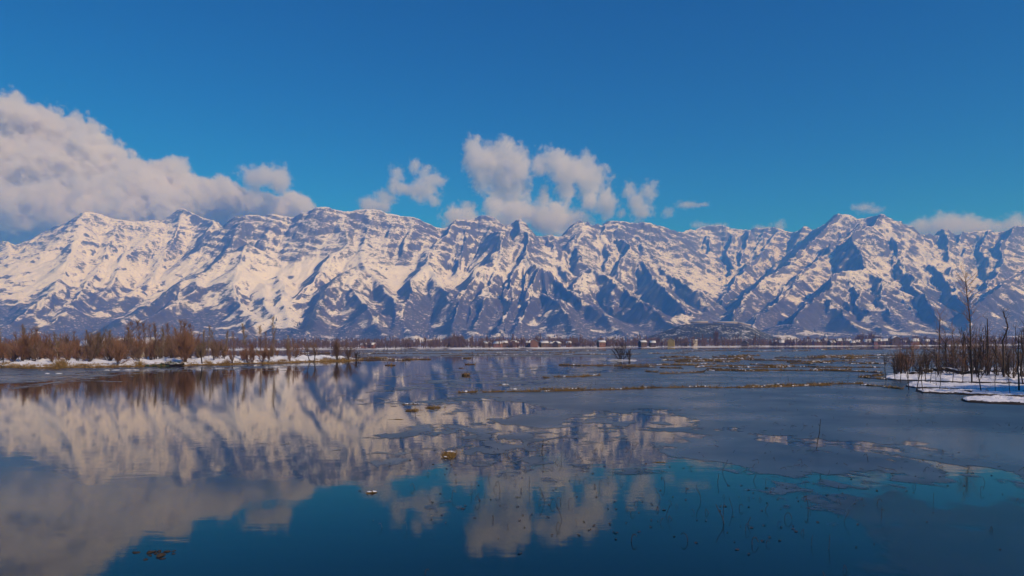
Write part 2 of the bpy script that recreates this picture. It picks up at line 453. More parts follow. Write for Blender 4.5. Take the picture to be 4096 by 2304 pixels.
t = NT('mountain_snow_and_rock')
p = t.pos()
mpm = t.n('ShaderNodeMapping'); mpm.inputs['Scale'].default_value = (1, 1, 3.4); t.l(p, mpm.inputs[0])
nz = t.noise(1 / 30.0, 7, .72, mpm.outputs[0])
nz2 = t.noise(1 / 11.0, 5, .7, mpm.outputs[0])
nn = t.math('ADD', t.math('MULTIPLY', t.math('SUBTRACT', nz, .5), 2.2), t.math('MULTIPLY', t.math('SUBTRACT', nz2, .5), 1.9))
sn = t.ramp(t.math('ADD', t.attr('snow'), t.math('MULTIPLY', nn, t.attr('speckle'))), .52, .73)
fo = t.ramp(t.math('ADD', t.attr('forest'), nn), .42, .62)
sc_ = t.ramp(t.math('ADD', t.attr('scrub'), nn), .40, .66)
rock = t.mix(nz, (.07, .065, .065), (.14, .125, .12))
snowc = t.mix(nz2, (.86, .82, .77), (.77, .73, .69))
c = t.mix(sn, rock, snowc)
c = t.mix(t.math('MULTIPLY', sc_, .97), c, t.mix(nz2, (.042, .036, .036), (.095, .08, .076)))
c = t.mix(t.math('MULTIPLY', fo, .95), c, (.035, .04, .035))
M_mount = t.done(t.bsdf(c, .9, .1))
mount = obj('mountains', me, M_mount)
tag(mount, kind='structure')
# ------------------------------------------------------------------ lake
t = NT('lake_water')
p = t.pos()
mp = t.n('ShaderNodeMapping'); mp.inputs['Scale'].default_value = (.35, 1.0, 1.0); t.l(p, mp.inputs[0])
rip = t.noise(2.2, 3, .5, mp.outputs[0])
swell = t.noise(.05, 3, .5, p)
bmp = t.n('ShaderNodeBump'); bmp.inputs['Strength'].default_value = 1.0; bmp.inputs['Distance'].default_value = 1.0
t.l(t.math('MULTIPLY', t.math('MULTIPLY', rip, t.ramp(swell, .35, .65, .3, 1.0)),   .003), bmp.inputs['Height'])
b = t.bsdf((.002, .008, .016), .035, .5, bmp.outputs[0])
b.inputs['IOR'].default_value = 1.333
M_water = t.done(b)
v = [(-9000, -400, 0), (9000, -400, 0), (9000, 2700, 0), (-9000, 2700, 0)]
water = obj('lake_water', mesh_np('lake_water', v, [(0, 1, 2, 3)]), M_water)
tag(water, kind='structure')

# ------------------------------------------------------------------ haze
def box_mesh(name, x0, x1, y0, y1, z0, z1):
    v = [(x0, y0, z0), (x1, y0, z0), (x1, y1, z0), (x0, y1, z0), (x0, y0, z1), (x1, y0, z1), (x1, y1, z1), (x0, y1, z1)]
    f = [(0, 3, 2, 1), (4, 5, 6, 7), (0, 1, 5, 4), (1, 2, 6, 5), (2, 3, 7, 6), (3, 0, 4, 7)]
    return mesh_np(name, v, f)
hz_top = float(H.max()) + 25
t = NT('haze_air')
pv = t.n('ShaderNodeVolumePrincipled')
pv.inputs['Color'].default_value = (.085, .315, 1.0, 1)
pv.inputs['Density'].default_value = 1.65e-4
pv.inputs['Anisotropy'].default_value = 0.0
pv.inputs['Absorption Color'].default_value = (1, 1, 1, 1)   # scattering only: blue is lost with distance, red is not
t.l(pv.outputs[0], t.out.inputs['Volume'])
haze = obj('haze', box_mesh('haze', -9400, 9400, -450, 9420, -4, hz_top), t.m)
tag(haze, 'pale blue winter haze lying over the lake and mountains', None, kind='stuff')
print('TOP', hz_top)
# ------------------------------------------------------------------ clouds (beyond the range, outside the haze)
def cloud_material(name, dens):
    t = NT(name)
    pv = t.n('ShaderNodeVolumePrincipled')
    pv.inputs['Color'].default_value = (1, .99, .975, 1)
    pv.inputs['Anisotropy'].default_value = .1
    a = t.n('ShaderNodeAttribute', attribute_name='density')
    t.l(t.math('MULTIPLY', a.outputs['Fac'], dens), pv.inputs['Density'])
    pv.inputs['Density Attribute'].default_value = ''
    t.l(pv.outputs[0], t.out.inputs['Volume'])
    return t.m

def make_cloud(name, blobs, Yc, depth, mat, vox, amp, gain, nscale, seed, label, warp=.7):
    """blobs (px, py, rx, ry) in photo pixels, placed round distance Yc"""
    rng = random.Random(seed)
    E = []
    for px, py, rx, ry in blobs:
        Y = Yc + rng.uniform(-1, 1) * depth
        c = at(px, py, Y)
        E.append((c, Vector((rx * Y / F, max(rx, ry) * .9 * Y / F, ry * Y / F))))
    pad = 1.5
    mn = [min(c[i] - r[i] * pad for c, r in E) for i in range(3)]
    mx = [max(c[i] + r[i] * pad for c, r in E) for i in range(3)]
    mn[1] = max(mn[1], 9450)
    org = Vector([(a + b) / 2 for a, b in zip(mn, mx)])
    # the object itself: its own bounding hull, turned into a density grid by its modifier
    me = box_mesh(name, mn[0] - org.x, mx[0] - org.x, mn[1] - org.y, mx[1] - org.y, mn[2] - org.z, mx[2] - org.z)
    o = obj(name, me, mat)
    o.location = org
    ng = bpy.data.node_groups.new(name, 'GeometryNodeTree')
    ng.interface.new_socket('Geometry', in_out='INPUT', socket_type='NodeSocketGeometry')
    ng.interface.new_socket('Geometry', in_out='OUTPUT', socket_type='NodeSocketGeometry')
    N = ng.nodes; Lk = ng.links
    out = N.new('NodeGroupOutput')
    pos = N.new('GeometryNodeInputPosition').outputs[0]
    def M(op, a, b=None, c=None):
        nd = N.new('ShaderNodeMath'); nd.operation = op
        for i, v in enumerate((a, b, c)):
            if v is None: continue
            if isinstance(v, (int, float)): nd.inputs[i].default_value = v
            else: Lk.new(v, nd.inputs[i])
        return nd.outputs[0]
    def V(op, a, b):
        nd = N.new('ShaderNodeVectorMath'); nd.operation = op
        Lk.new(a, nd.inputs[0])
        if b is not None: nd.inputs[1].default_value = b
        return nd
    wv = N.new('ShaderNodeTexNoise'); wv.inputs['Scale'].default_value = 1.1 / nscale; wv.inputs['Detail'].default_value = 3
    Lk.new(pos, wv.inputs['Vector'])
    wd = V('SUBTRACT', wv.outputs['Color'], (.5, .5, .5)).outputs[0]
    wd = V('MULTIPLY', wd, (nscale * warp,) * 3).outputs[0]
    ad = N.new('ShaderNodeVectorMath'); ad.operation = 'ADD'; Lk.new(pos, ad.inputs[0]); Lk.new(wd, ad.inputs[1])
    pos0 = pos; pos = ad.outputs[0]
    acc = None
    for c, r in E:
        s = V('SUBTRACT', pos, c - org).outputs[0]
        d = V('DIVIDE', s, r).outputs[0]
        ln = V('LENGTH', d, None).outputs['Value']
        acc = ln if acc is None else M('SMOOTH_MIN', acc, ln, .25)
    def NZ(sc, det, rough, off):
        nd = N.new('ShaderNodeTexNoise')
        sh = V('ADD', pos, (off, off * .7, off * 1.3)).outputs[0]
        Lk.new(sh, nd.inputs['Vector'])
        nd.inputs['Scale'].default_value = sc; nd.inputs['Detail'].default_value = det; nd.inputs['Roughness'].default_value = rough
        return nd.outputs[0]
    pos = pos0
    n1 = M('SUBTRACT', NZ(1 / nscale, 5, .6, seed * 311.0), .5)
    n2 = M('SUBTRACT', NZ(3.4 / nscale, 5, .66, seed * 177.0), .5)
    rim = M('MAXIMUM', M('MINIMUM', acc, 1.1), .25)          # billows and rags grow towards the rim
    e = M('ADD', M('SUBTRACT', 1.12, acc), M('MULTIPLY', M('MULTIPLY', n1, amp * 6.5), rim))
    e = M('ADD', e, M('MULTIPLY', M('MULTIPLY', n2, amp * 5.5), rim))
    den = M('MULTIPLY', e, gain)
    mxn = M('MAXIMUM', M('MINIMUM', den, 1.0), 0.0)
    vc = N.new('GeometryNodeVolumeCube')
    Lk.new(mxn, vc.inputs['Density'])
    vc.inputs['Min'].default_value = [a - b for a, b in zip(mn, org)]
    vc.inputs['Max'].default_value = [a - b for a, b in zip(mx, org)]
    for i, k in enumerate(('Resolution X', 'Resolution Y', 'Resolution Z')):
        vc.inputs[k].default_value = max(8, int((mx[i] - mn[i]) / vox))
    sm = N.new('GeometryNodeSetMaterial'); sm.inputs['Material'].default_value = mat
    Lk.new(vc.outputs[0], sm.inputs[0])
    Lk.new(sm.outputs[0], out.inputs[0])
    md = o.modifiers.new('density', 'NODES'); md.node_group = ng
    tag(o, label, kind='stuff')
    return o

M_cloud = cloud_material('cloud_dense', .012)
M_wisp = cloud_material('cloud_wispy', .0075)
left_b = [(40, 465, 80, 72), (130, 520, 120, 92), (265, 580, 130, 98), (385, 620, 105, 85), (440, 640, 72, 72), (100, 690, 210, 120), (300, 750, 240, 115), (60, 820, 210, 110), (500, 790, 160, 90),
          (600, 745, 80, 66), (652, 700, 56, 56), (722, 700, 48, 62), (775, 785, 115, 72), (880, 795, 85, 58), (1000, 828, 115, 48), (1130, 832, 95, 50), (1205, 838, 55, 46), (-170, 540, 190, 150), (-170, 800, 260, 160),
          (-480, 640, 220, 150), (-480, 820, 240, 120), (300, 880, 400, 90), (750, 880, 300, 70)]
make_cloud('cumulus_cloud', left_b, 11300, 500, M_cloud, 20, .34, 4.0, 560, 1, 'large pale cumulus bank rising behind the snowy ridge')
make_cloud('cumulus_cloud', [(1020, 708, 55, 32), (1075, 705, 60, 40), (1120, 730, 48, 38)], 10700, 60, M_wisp, 14, .45, 2.0, 260, 2, 'small detached puff of cloud above the cumulus bank')
make_cloud('cumulus_cloud', [(1590, 696, 30, 36), (1579, 745, 24, 42), (1547, 790, 42, 36), (1661, 663, 24, 30), (1700, 701, 36, 36), (1737, 723, 42, 32), (1693, 761, 55, 38), (1737, 804, 25, 25), (1634, 758, 42, 20), (1509, 826, 60, 22),
            (1480, 815, 40, 24)], 10600, 60, M_wisp, 13, .42, 1.9, 220, 3, 'thin forked cloud drifting up from the ridge')
make_cloud('cumulus_cloud', [(1900, 587, 32, 44), (1905, 640, 48, 52), (1971, 641, 70, 65), (2025, 609, 40, 45), (2068, 663, 68, 60), (1943, 717, 58, 45), (2025, 728, 75, 50), (2052, 783, 52, 60), (1998, 783, 42, 42), (1987, 830, 38, 48), (2052, 845, 70, 42),
            (2161, 662, 42, 36), (2231, 650, 60, 50), (2242, 609, 18, 24), (2270, 690, 72, 48), (2340, 674, 45, 46), (2367, 728, 58, 58), (2264, 761, 38, 46), (2177, 788, 22, 42), (2367, 804, 30, 46), (2427, 810, 38, 42),
            (2117, 860, 75, 40), (2204, 880, 120, 50), (2290, 880, 70, 40), (2010, 900, 90, 30), (1850, 880, 70, 40), (1800, 860, 30, 30), (1870, 830, 30, 30)], 10800, 160, M_wisp, 14, .46, 2.6, 300, 4, 'tall ragged cloud towering over the middle of the range')
make_cloud('cumulus_cloud', [(2519, 766, 30, 30), (2547, 815, 42, 45), (2592, 772, 32, 38), (2568, 848, 40, 30), (2617, 739, 16, 18), (2492, 853, 20, 25), (2672, 850, 22, 20)], 10600, 50, M_wisp, 12, .42, 1.9, 200, 5, 'small ragged cloud with two horns above the ridge')
make_cloud('cumulus_cloud', [(2755, 818, 40, 13), (2810, 820, 28, 10), (2800, 900, 25, 14), (2850, 912, 50, 14)], 10500, 30, M_wisp, 11, .42, 1.3, 160, 6, 'faint flat shred of cloud over the valley head')
make_cloud('cumulus_cloud', [(3455, 832, 36, 18), (3500, 838, 36, 13), (3116, 905, 22, 26), (3060, 915, 40, 14)], 10500, 30, M_wisp, 11, .42, 1.3, 160, 7, 'faint flat shred of cloud beside the pointed peak')
make_cloud('cumulus_cloud', [(3789, 905, 110, 38), (3688, 912, 62, 30), (3912, 912, 75, 27), (4050, 900, 55, 38), (4140, 915, 70, 34), (4300, 900, 120, 40)], 10700, 80, M_wisp, 14, .36, 1.6, 260, 8, 'low cloud bank resting behind the ridge beyond the pointed peak')
# ------------------------------------------------------------------ sheet of thin ice on the lake
def poly_sd(px_, py_, poly):
    """signed distance (inside > 0) to a polygon given in photo pixels, rows on a log scale"""
    def W(x, y): return np.asarray(x) / 300.0, np.log(np.maximum(np.asarray(y) - hor(np.asarray(x)), 4.0)) * 4.0
    X, Y = W(px_, py_)
    P = [W(a, b) for a, b in poly]
    ins = np.zeros(X.shape, bool); dm = np.full(X.shape, 1e9)
    for (ax, ay), (bx, by) in zip(P, P[1:] + P[:1]):
        c = (ay > Y) != (by > Y)
        with np.errstate(divide='ignore', invalid='ignore'):
            xi = (bx - ax) * (Y - ay) / (by - ay) + ax
        ins ^= c & (X < xi)
        ex, ey = bx - ax, by - ay
        t_ = np.clip(((X - ax) * ex + (Y - ay) * ey) / (ex * ex + ey * ey + 1e-9), 0, 1)
        dm = np.minimum(dm, np.hypot(X - ax - t_ * ex, Y - ay - t_ * ey))
    return np.where(ins, dm, -dm)

ipx = np.linspace(-1000, 5100, 260)
IX, IY = np.meshgrid(ipx, np.exp(np.linspace(math.log(10), math.log(1100), 190)))
IY = IY + hor(IX)
main = poly_sd(IX, IY, [(1755, 1568), (1900, 1525), (2230, 1478), (2500, 1450), (2700, 1440), (5400, 1432), (5400, 2080), (4096, 2015), (3740, 1945), (3340, 1885), (2950, 1848), (2790, 1810), (2735, 1745), (2660, 1712), (2480, 1745), (2120, 1800), (1870, 1812), (1890, 1725), (1690, 1712), (1830, 1638)])
lowr = poly_sd(IX, IY, [(3440, 1975), (3700, 1930), (5400, 1990), (5400, 2700), (2900, 2560), (3200, 2180)])
left = poly_sd(IX, IY, [(-1500, 1468), (200, 1474), (700, 1467), (1150, 1458), (1100, 1466), (700, 1476), (560, 1488), (330, 1510), (150, 1535), (-1500, 1560)])
lead = np.clip(1 - np.abs((IY - 1650 + (IX - 2300) * .03) / 75), 0, 1) * np.clip((2950 - IX) / 500, 0, 1)
rows = poly_sd(IX, IY, [(1440, 1426), (1440, 1399), (5400, 1397), (5400, 1436), (2700, 1440), (2350, 1428)])
mainf = np.where(main > .7, .35 + (main - .7) * 1.6, main * .5)
fld = np.maximum.reduce([mainf - .6 * lead, lowr * .8 - .25, left, rows * 2])
Yw = CAMH * F / (IY - hor(IX))
me = mesh_np('lake_ice', np.stack([(IX - CX) / F * Yw, Yw, np.full_like(Yw, .006)], -1).reshape(-1, 3)[:, :],
             np.stack([(k := np.arange(190 * 260).reshape(190, 260))[:-1, :-1], k[1:, :-1], k[1:, 1:], k[:-1, 1:]], -1).reshape(-1, 4))
add_attr(me, 'ice', np.clip(fld, -2, 2)); add_attr(me, 'film', np.clip(lowr * 2 + .5, 0, 1) * np.clip(1 - main * 2, 0, 1))
t = NT('thin_grey_ice')
p = t.pos()
mp = t.n('ShaderNodeMapping'); mp.inputs['Scale'].default_value = (.8, .6, 1.0); t.l(p, mp.inputs[0])
n_a = t.noise(1.1, 6, .62, mp.outputs[0], dist=.4)
n_b = t.noise(.24, 4, .55, mp.outputs[0], dist=.6)
nn = t.math('ADD', t.math('MULTIPLY', t.math('SUBTRACT', n_a, .5), 3.6), t.math('MULTIPLY', t.math('SUBTRACT', n_b, .5), 5.0))
m = t.ramp(t.math('ADD', t.attr('ice'), nn), -.10, .30)
m = t.math('MULTIPLY', m, t.math('SUBTRACT', 1.0, t.math('MULTIPLY', t.attr('film'), .66)))
col = t.mix(t.ramp(t.noise(.9, 5, .6, p), .35, .7), (.018, .034, .060), (.042, .060, .090))
ice = t.bsdf(col, t.ramp(t.noise(.15, 3, .5, p), .3, .7, .22, .36), .5)
tr = t.n('ShaderNodeBsdfTransparent')
mx = t.n('ShaderNodeMixShader')
t.l(m, mx.inputs[0]); t.l(tr.outputs[0], mx.inputs[1]); t.l(ice.outputs[0], mx.inputs[2])
ice_o = obj('lake_ice', me, t.done(mx))
tag(ice_o, kind='structure')

# ------------------------------------------------------------------ shared materials
M_snow = plain('fresh_snow', (.80, .81, .84), (.66, .68, .73), 4.0, .8, .2)
M_bark = plain('dark_wet_bark', (.075, .058, .046), (.035, .028, .024), 6.0)
M_pale = plain('pale_poplar_bark', (.36, .31, .23), (.20, .165, .12), 5.0)
M_twig_r = plain('red_brown_twigs', (.31, .16, .09), (.18, .10, .065), .8)
M_twig_b = plain('grey_brown_twigs', (.26, .165, .105), (.16, .10, .07), .8)
M_twig_y = plain('straw_brown_twigs', (.25, .185, .11), (.16, .11, .07), .8)
M_twig_d = plain('dark_twigs', (.07, .052, .045), (.04, .03, .026), 2.0)
M_twig_far = plain('far_grey_twigs', (.17, .11, .085), (.10, .07, .058), .05)
M_straw = plain('dead_straw', (.36, .23, .075), (.17, .10, .04), 1.5)
M_weed = plain('wet_brown_weed', (.14, .085, .03), (.045, .030, .014), 2.5)
M_green = plain('winter_green_weed', (.06, .13, .07), (.03, .06, .035), 4.0)
M_soil = plain('dark_peat_soil', (.05, .037, .028), (.025, .019, .015), 3.0)

# ------------------------------------------------------------------ branch builder
def tubes(segs, sides=3):
    """segs: (p0, p1, r0, r1) -> one open tapered tube per segment"""
    A = np.array([s[0][:] for s in segs], dtype=np.float64); B = np.array([s[1][:] for s in segs], dtype=np.float64)
    r0 = np.array([s[2] for s in segs]); r1 = np.array([s[3] for s in segs])
    d = B - A; d /= (np.linalg.norm(d, axis=1, keepdims=True) + 1e-9)
    ref = np.where(np.abs(d[:, 2:3]) > .9, np.array([[1., 0, 0]]), np.array([[0, 0, 1.]]))
    u = np.cross(d, ref); u /= np.linalg.norm(u, axis=1, keepdims=True); w = np.cross(d, u)
    n = len(segs); V = np.zeros((n, 2 * sides, 3)); Fc = np.zeros((n, sides, 4), int)
    base = np.arange(n) * 2 * sides
    for k in range(sides):
        a = 2 * math.pi * k / sides
        e = u * math.cos(a) + w * math.sin(a)
        V[:, k] = A + e * r0[:, None]; V[:, sides + k] = B + e * r1[:, None]
        k2 = (k + 1) % sides
        Fc[:, k] = np.stack([base + k, base + k2, base + sides + k2, base + sides + k], -1)
    return V.reshape(-1, 3), Fc.reshape(-1, 4)

def seg_mesh(name, segs, sides=3):
    v, f = tubes(segs, sides)
    return mesh_np(name, v, f, smooth=sides > 4)

def rdir(rng, d, ang):
    a = Vector((rng.gauss(0, 1), rng.gauss(0, 1), rng.gauss(0, 1)))
    a = (a - a.dot(d) * d)
    if a.length < 1e-6: a = d.orthogonal()
    a.normalize()
    return (d * math.cos(ang) + a * math.sin(ang)).normalized()

def limb(rng, p, d, L, r, n, wob, up, r_end=.35):
    """bent polyline limb -> segments and joints"""
    segs = []; pts = [(p.copy(), d.copy(), r)]
    for i in range(n):
        d = (rdir(rng, d, rng.uniform(0, wob)) + Vector((0, 0, up))).normalized()
        q = p + d * (L / n)
        ra = r * (1 - (1 - r_end) * (i / n)); rb = r * (1 - (1 - r_end) * ((i + 1) / n))
        segs.append((p, q, ra, rb)); p = q; pts.append((p.copy(), d.copy(), rb))
    return segs, pts

def bush_meshes(seed, h, spread, stems, twigs=26, fine=5, r=.05, tw_r=.016, droop=0.0):
    rng = random.Random(seed); S = []; T = []
    for s in range(stems):
        az = rng.uniform(0, 2 * math.pi); lean = abs(rng.gauss(0, spread))
        d = Vector((math.sin(lean) * math.cos(az), math.sin(lean) * math.sin(az), math.cos(lean)))
        p = Vector((rng.gauss(0, .12 * h * spread), rng.gauss(0, .12 * h * spread), -.1))
        L = h * rng.uniform(.55, .95)
        sg, pts = limb(rng, p, d, L, r * rng.uniform(.6, 1.1), 5, .22, .05)
        S += sg
        for k in range(twigs):
            q, qd, qr = pts[rng.choice((1, 2, 2, 3, 3, 4, 4, 5))]
            dd = rdir(rng, qd, rng.uniform(.15, .75))
            l2 = h * rng.uniform(.14, .36)
            s2, p2 = limb(rng, q, dd, l2, tw_r * 1.5, 2, .3, .12 - droop, .5)
            T += s2
            for f_ in range(fine):
                q3, d3, _ = p2[rng.choice((1, 1, 2))]
                l3 = h * rng.uniform(.05, .15)
                e = rdir(rng, d3, rng.uniform(.1, .6))
                T.append((q3, q3 + e * l3, tw_r, tw_r * .3))
    return seg_mesh('trunk', S, 5), seg_mesh('crown', T, 3)

def poplar_meshes(seed, h, lean=.03, r=.09, n=48, fine=5, tw_r=.014, ang=.55):
    rng = random.Random(seed); T = []
    d = Vector((rng.gauss(0, lean), rng.gauss(0, lean), 1)).normalized()
    S, pts = limb(rng, Vector((0, 0, -.1)), d, h, r, 8, .05, .03, .12)
    for k in range(n):
        f = rng.uniform(.22, .98) ** .85
        i = min(7, int(f * 8)); q = pts[i][0].lerp(pts[i + 1][0], f * 8 - i)
        dd = rdir(rng, Vector((0, 0, 1)), rng.uniform(ang * .5, ang * 1.4))
        l2 = h * rng.uniform(.10, .24) * (1.15 - f * .75)
        s2, p2 = limb(rng, q, dd, l2, tw_r * 1.6, 2, .25, .10, .5)
        T += s2
        for f_ in range(fine):
            q3, d3, _ = p2[rng.choice((1, 1, 2))]
            T.append((q3, q3 + rdir(rng, d3, rng.uniform(.1, .6)) * h * rng.uniform(.03, .09), tw_r, tw_r * .3))
    return seg_mesh('trunk', S, 6), seg_mesh('crown', T, 3)

def open_tree_meshes(seed, h, trunks=2, r=.13, tw_r=.015):
    rng = random.Random(seed); S = []; T = []
    for s in range(trunks):
        d = Vector((-.28 + .5 * s, rng.gauss(0, .1), 1)).normalized()
        sg, pts = limb(rng, Vector((-.5 + .9 * s, 0, -.1)), d, h * .5, r, 4, .14, .04, .6); S += sg
        for k in range(7):
            q, qd, qr = pts[rng.choice((2, 3, 4, 4, 4))]
            dd = rdir(rng, qd, rng.uniform(.3, .8))
            s2, p2 = limb(rng, q, dd, h * rng.uniform(.3, .5), qr * .55, 4, .25, .08, .3); S += s2
            for m_ in range(16):
                q3, d3, r3 = p2[rng.choice((1, 2, 3, 3, 4, 4))]
                s3, p3 = limb(rng, q3, rdir(rng, d3, rng.uniform(.2, .8)), h * rng.uniform(.08, .2), tw_r * 1.4, 2, .3, .08, .5); T += s3
                for f_ in range(5):
                    q4, d4, _ = p3[rng.choice((1, 2, 2))]
                    T.append((q4, q4 + rdir(rng, d4, rng.uniform(.1, .7)) * h * rng.uniform(.03, .09), tw_r, tw_r * .3))
    return seg_mesh('trunk', S, 6), seg_mesh('crown', T, 3)

def pollard_meshes(seed, h, r=.10, sprouts=24, lean=.12, knob=True, long=.25, tw_r=.007):
    rng = random.Random(seed); T = []
    d = Vector((rng.gauss(0, lean), rng.gauss(0, lean), 1)).normalized()
    S, pts = limb(rng, Vector((0, 0, -.12)), d, h * .8, r, 7, .18, .10, .62)
    if knob:   # swollen pruned head and stub branches
        p, dd, rr = pts[-1]
        S.append((p - dd * rr * .6, p + dd * rr * .9, rr * 1.0, rr * 1.7)); S.append((p + dd * rr * .9, p + dd * rr * 2.2, rr * 1.7, rr * .3))
    for k in range(4):
        q, qd, qr = pts[rng.choice((3, 4, 5, 6))]
        s2, p2 = limb(rng, q, rdir(rng, qd, rng.uniform(.5, 1.1)), h * rng.uniform(.08, .2), qr * .5, 2, .3, .2, .5); S += s2
        pts.append(p2[-1])
    for k in range(sprouts):
        q, qd, qr = pts[rng.choice((3, 4, 5, 6, 7, 7, 7, 8, 9, 10, 11))]
        s2, p2 = limb(rng, q, rdir(rng, qd, rng.uniform(.2, .9)), h * rng.uniform(.5, 1.2) * long, tw_r * 1.5, 2, .25, .12, .5); T += s2
        for f_ in range(3):
            q3, d3, _ = p2[rng.choice((1, 2))]
            T.append((q3, q3 + rdir(rng, d3, rng.uniform(.1, .6)) * h * rng.uniform(.3, .6) * long, tw_r, tw_r * .3))
    return seg_mesh('trunk', S, 6), seg_mesh('crown', T, 3)

def tree(name, meshes, loc, mt, mc, label, group=None, scale=1.0, rz=0.0, sxy=None):
    e = empty(name, loc, rz)
    e.scale = (scale * (sxy or 1), scale * (sxy or 1), scale)
    tm, cm = meshes
    for nm, m_, mat in (('trunk', tm, mt), ('crown', cm, mc)):
        o = bpy.data.objects.new(nm, m_)
        COL.objects.link(o); o.parent = e
        if len(m_.materials) == 0: m_.materials.append(mat)
        if m_.materials[0] != mat:
            o.material_slots[0].link = 'OBJECT'; o.material_slots[0].material = mat
    tag(e, label, 'bush' if 'bush' in name else 'tree', group)
    return e
# ------------------------------------------------------------------ land: left bank, far shore, right island
def interp(x, pts):
    return np.interp(x, [p[0] for p in pts], [p[1] for p in pts])

M_bank = NT('snowy_grass_bank')
t = M_bank
p = t.pos()
na = t.noise(.55, 6, .65, p); nb = t.noise(2.5, 5, .6, p)
geo = t.n('ShaderNodeNewGeometry')
sx = t.n('ShaderNodeSeparateXYZ'); t.l(p, sx.inputs[0])
sn_ = t.n('ShaderNodeSeparateXYZ'); t.l(geo.outputs['Normal'], sn_.inputs[0])
f = t.math('ADD', t.math('MULTIPLY', t.math('SUBTRACT', na, .5), 2.4), t.math('MULTIPLY', t.math('SUBTRACT', nb, .5), 1.0))
f = t.math('ADD', f, t.ramp(sx.outputs[2], .10, .5, -.7, .75, smooth=False))
f = t.math('ADD', f, t.ramp(sn_.outputs[2], .55, .95, -.5, .15, smooth=False))
m_s = t.ramp(f, -.05, .1)
grass = t.mix(t.ramp(nb, .35, .65), (.30, .19, .065), (.12, .075, .035))
M_bank = t.done(t.bsdf(t.mix(m_s, grass, (.80, .81, .83)), .85, .2))

def bank(name, front, back, zmax, nx, ny, seed, edge=.18, rough=.5, mat=None, nsc=3.0):
    """land strip between two lines of plan points; rises from the water at its rim"""
    fx = np.linspace(0, 1, nx); fy = np.linspace(0, 1, ny)
    fr = np.array([p[:2] for p in front]); bk = np.array([p[:2] for p in back])
    def along(P, s):
        L = np.concatenate([[0], np.cumsum(np.linalg.norm(np.diff(P, axis=0), axis=1))]); L /= L[-1]
        return np.stack([np.interp(s, L, P[:, 0]), np.interp(s, L, P[:, 1])], -1)
    A, B = along(fr, fx), along(bk, fx)
    G = A[None] * (1 - fy[:, None, None]) + B[None] * fy[:, None, None]
    X, Y = G[..., 0], G[..., 1]
    depth = np.linalg.norm(B - A, axis=1)[None]
    wid = np.linalg.norm(A[-1] - A[0])
    dF = fy[:, None] * depth; dB = (1 - fy[:, None]) * depth
    dS = np.minimum(fx, 1 - fx)[None] * wid
    e = np.minimum(np.minimum(dF, dB), dS)
    e = e + (fbm(X / nsc, Y / nsc, 4, seed) * edge * 6 if edge else 0) * (e > 0)
    z = zmax * (1 - np.exp(-np.clip(e, 0, None) / (edge * 8 + .05)))
    z = z * (.75 + rough * fbm(X / nsc, Y / nsc, 4, seed + 5)) + .10 * rough * fbm(X / .7, Y / .7, 3, seed + 9)
    rim = np.zeros_like(z, bool); rim[0] = rim[-1] = True; rim[:, 0] = rim[:, -1] = True
    z = np.where(rim, -.25, np.maximum(z, -.02))
    k = np.arange(nx * ny).reshape(ny, nx)
    me = mesh_np(name, np.stack([X, Y, z], -1).reshape(-1, 3), np.stack([k[:-1, :-1], k[:-1, 1:], k[1:, 1:], k[1:, :-1]], -1).reshape(-1, 4), smooth=True)
    o = obj(name, me, mat or M_bank)
    tag(o, kind='structure')
    def hgt(x, y):
        j = np.argmin((X - x) ** 2 + (Y - y) ** 2)
        return float(z.ravel()[j])
    return o, hgt

# left bank
lf = [(-900, 1478), (-200, 1474), (0, 1470), (150, 1474), (250, 1473), (420, 1468), (600, 1466), (800, 1462), (950, 1457), (1150, 1452), (1300, 1446), (1400, 1443), (1455, 1440)]
front = [on_water(a, b) for a, b in lf]
def push(v, dd): return Vector((v.x * (1 + dd / v.y), v.y + dd, 0))
back = [push(v, 55) for v in front[:-4]] + [push(front[-4], 42), push(front[-3], 26), push(front[-2], 14), push(front[-1], 5)]
left_bank, hL = bank('left_bank', front, back, 1.25, 420, 60, 11, edge=.55, rough=.8)

# far shore (snow and scrub flats out to the foot of the range)
def far_y(px):
    py = interp(px, [(-1500, 1413), (1000, 1400), (1450, 1397), (2100, 1394), (2700, 1389.5), (3300, 1385.5), (3700, 1383), (4100, 1381), (5600, 1375)])
    return CAMH * F / (py - hor(px))
fpx = np.linspace(-1500, 5600, 500)
ff = [Vector(((a - CX) / F * far_y(a), float(far_y(a)) + 14 * math.sin(a / 61.0) + 10 * math.sin(a / 23.0), 0)) for a in fpx]
fb = [Vector(((a - CX) / F * 2620, 2620, 0)) for a in fpx]
t = NT('far_snow_flats')
p = t.pos()
n_ = t.noise(.02, 6, .65, p)
c_ = t.mix(t.ramp(n_, .50, .60), (.80, .81, .83), t.mix(t.noise(.1, 3, .5, p), (.15, .11, .08), (.08, .06, .05)))
M_flat = t.done(t.bsdf(c_, .9, .1))
far_shore, hF = bank('far_shore', ff, fb, 1.6, 500, 40, 21, edge=1.2, rough=.3, mat=M_flat, nsc=60)

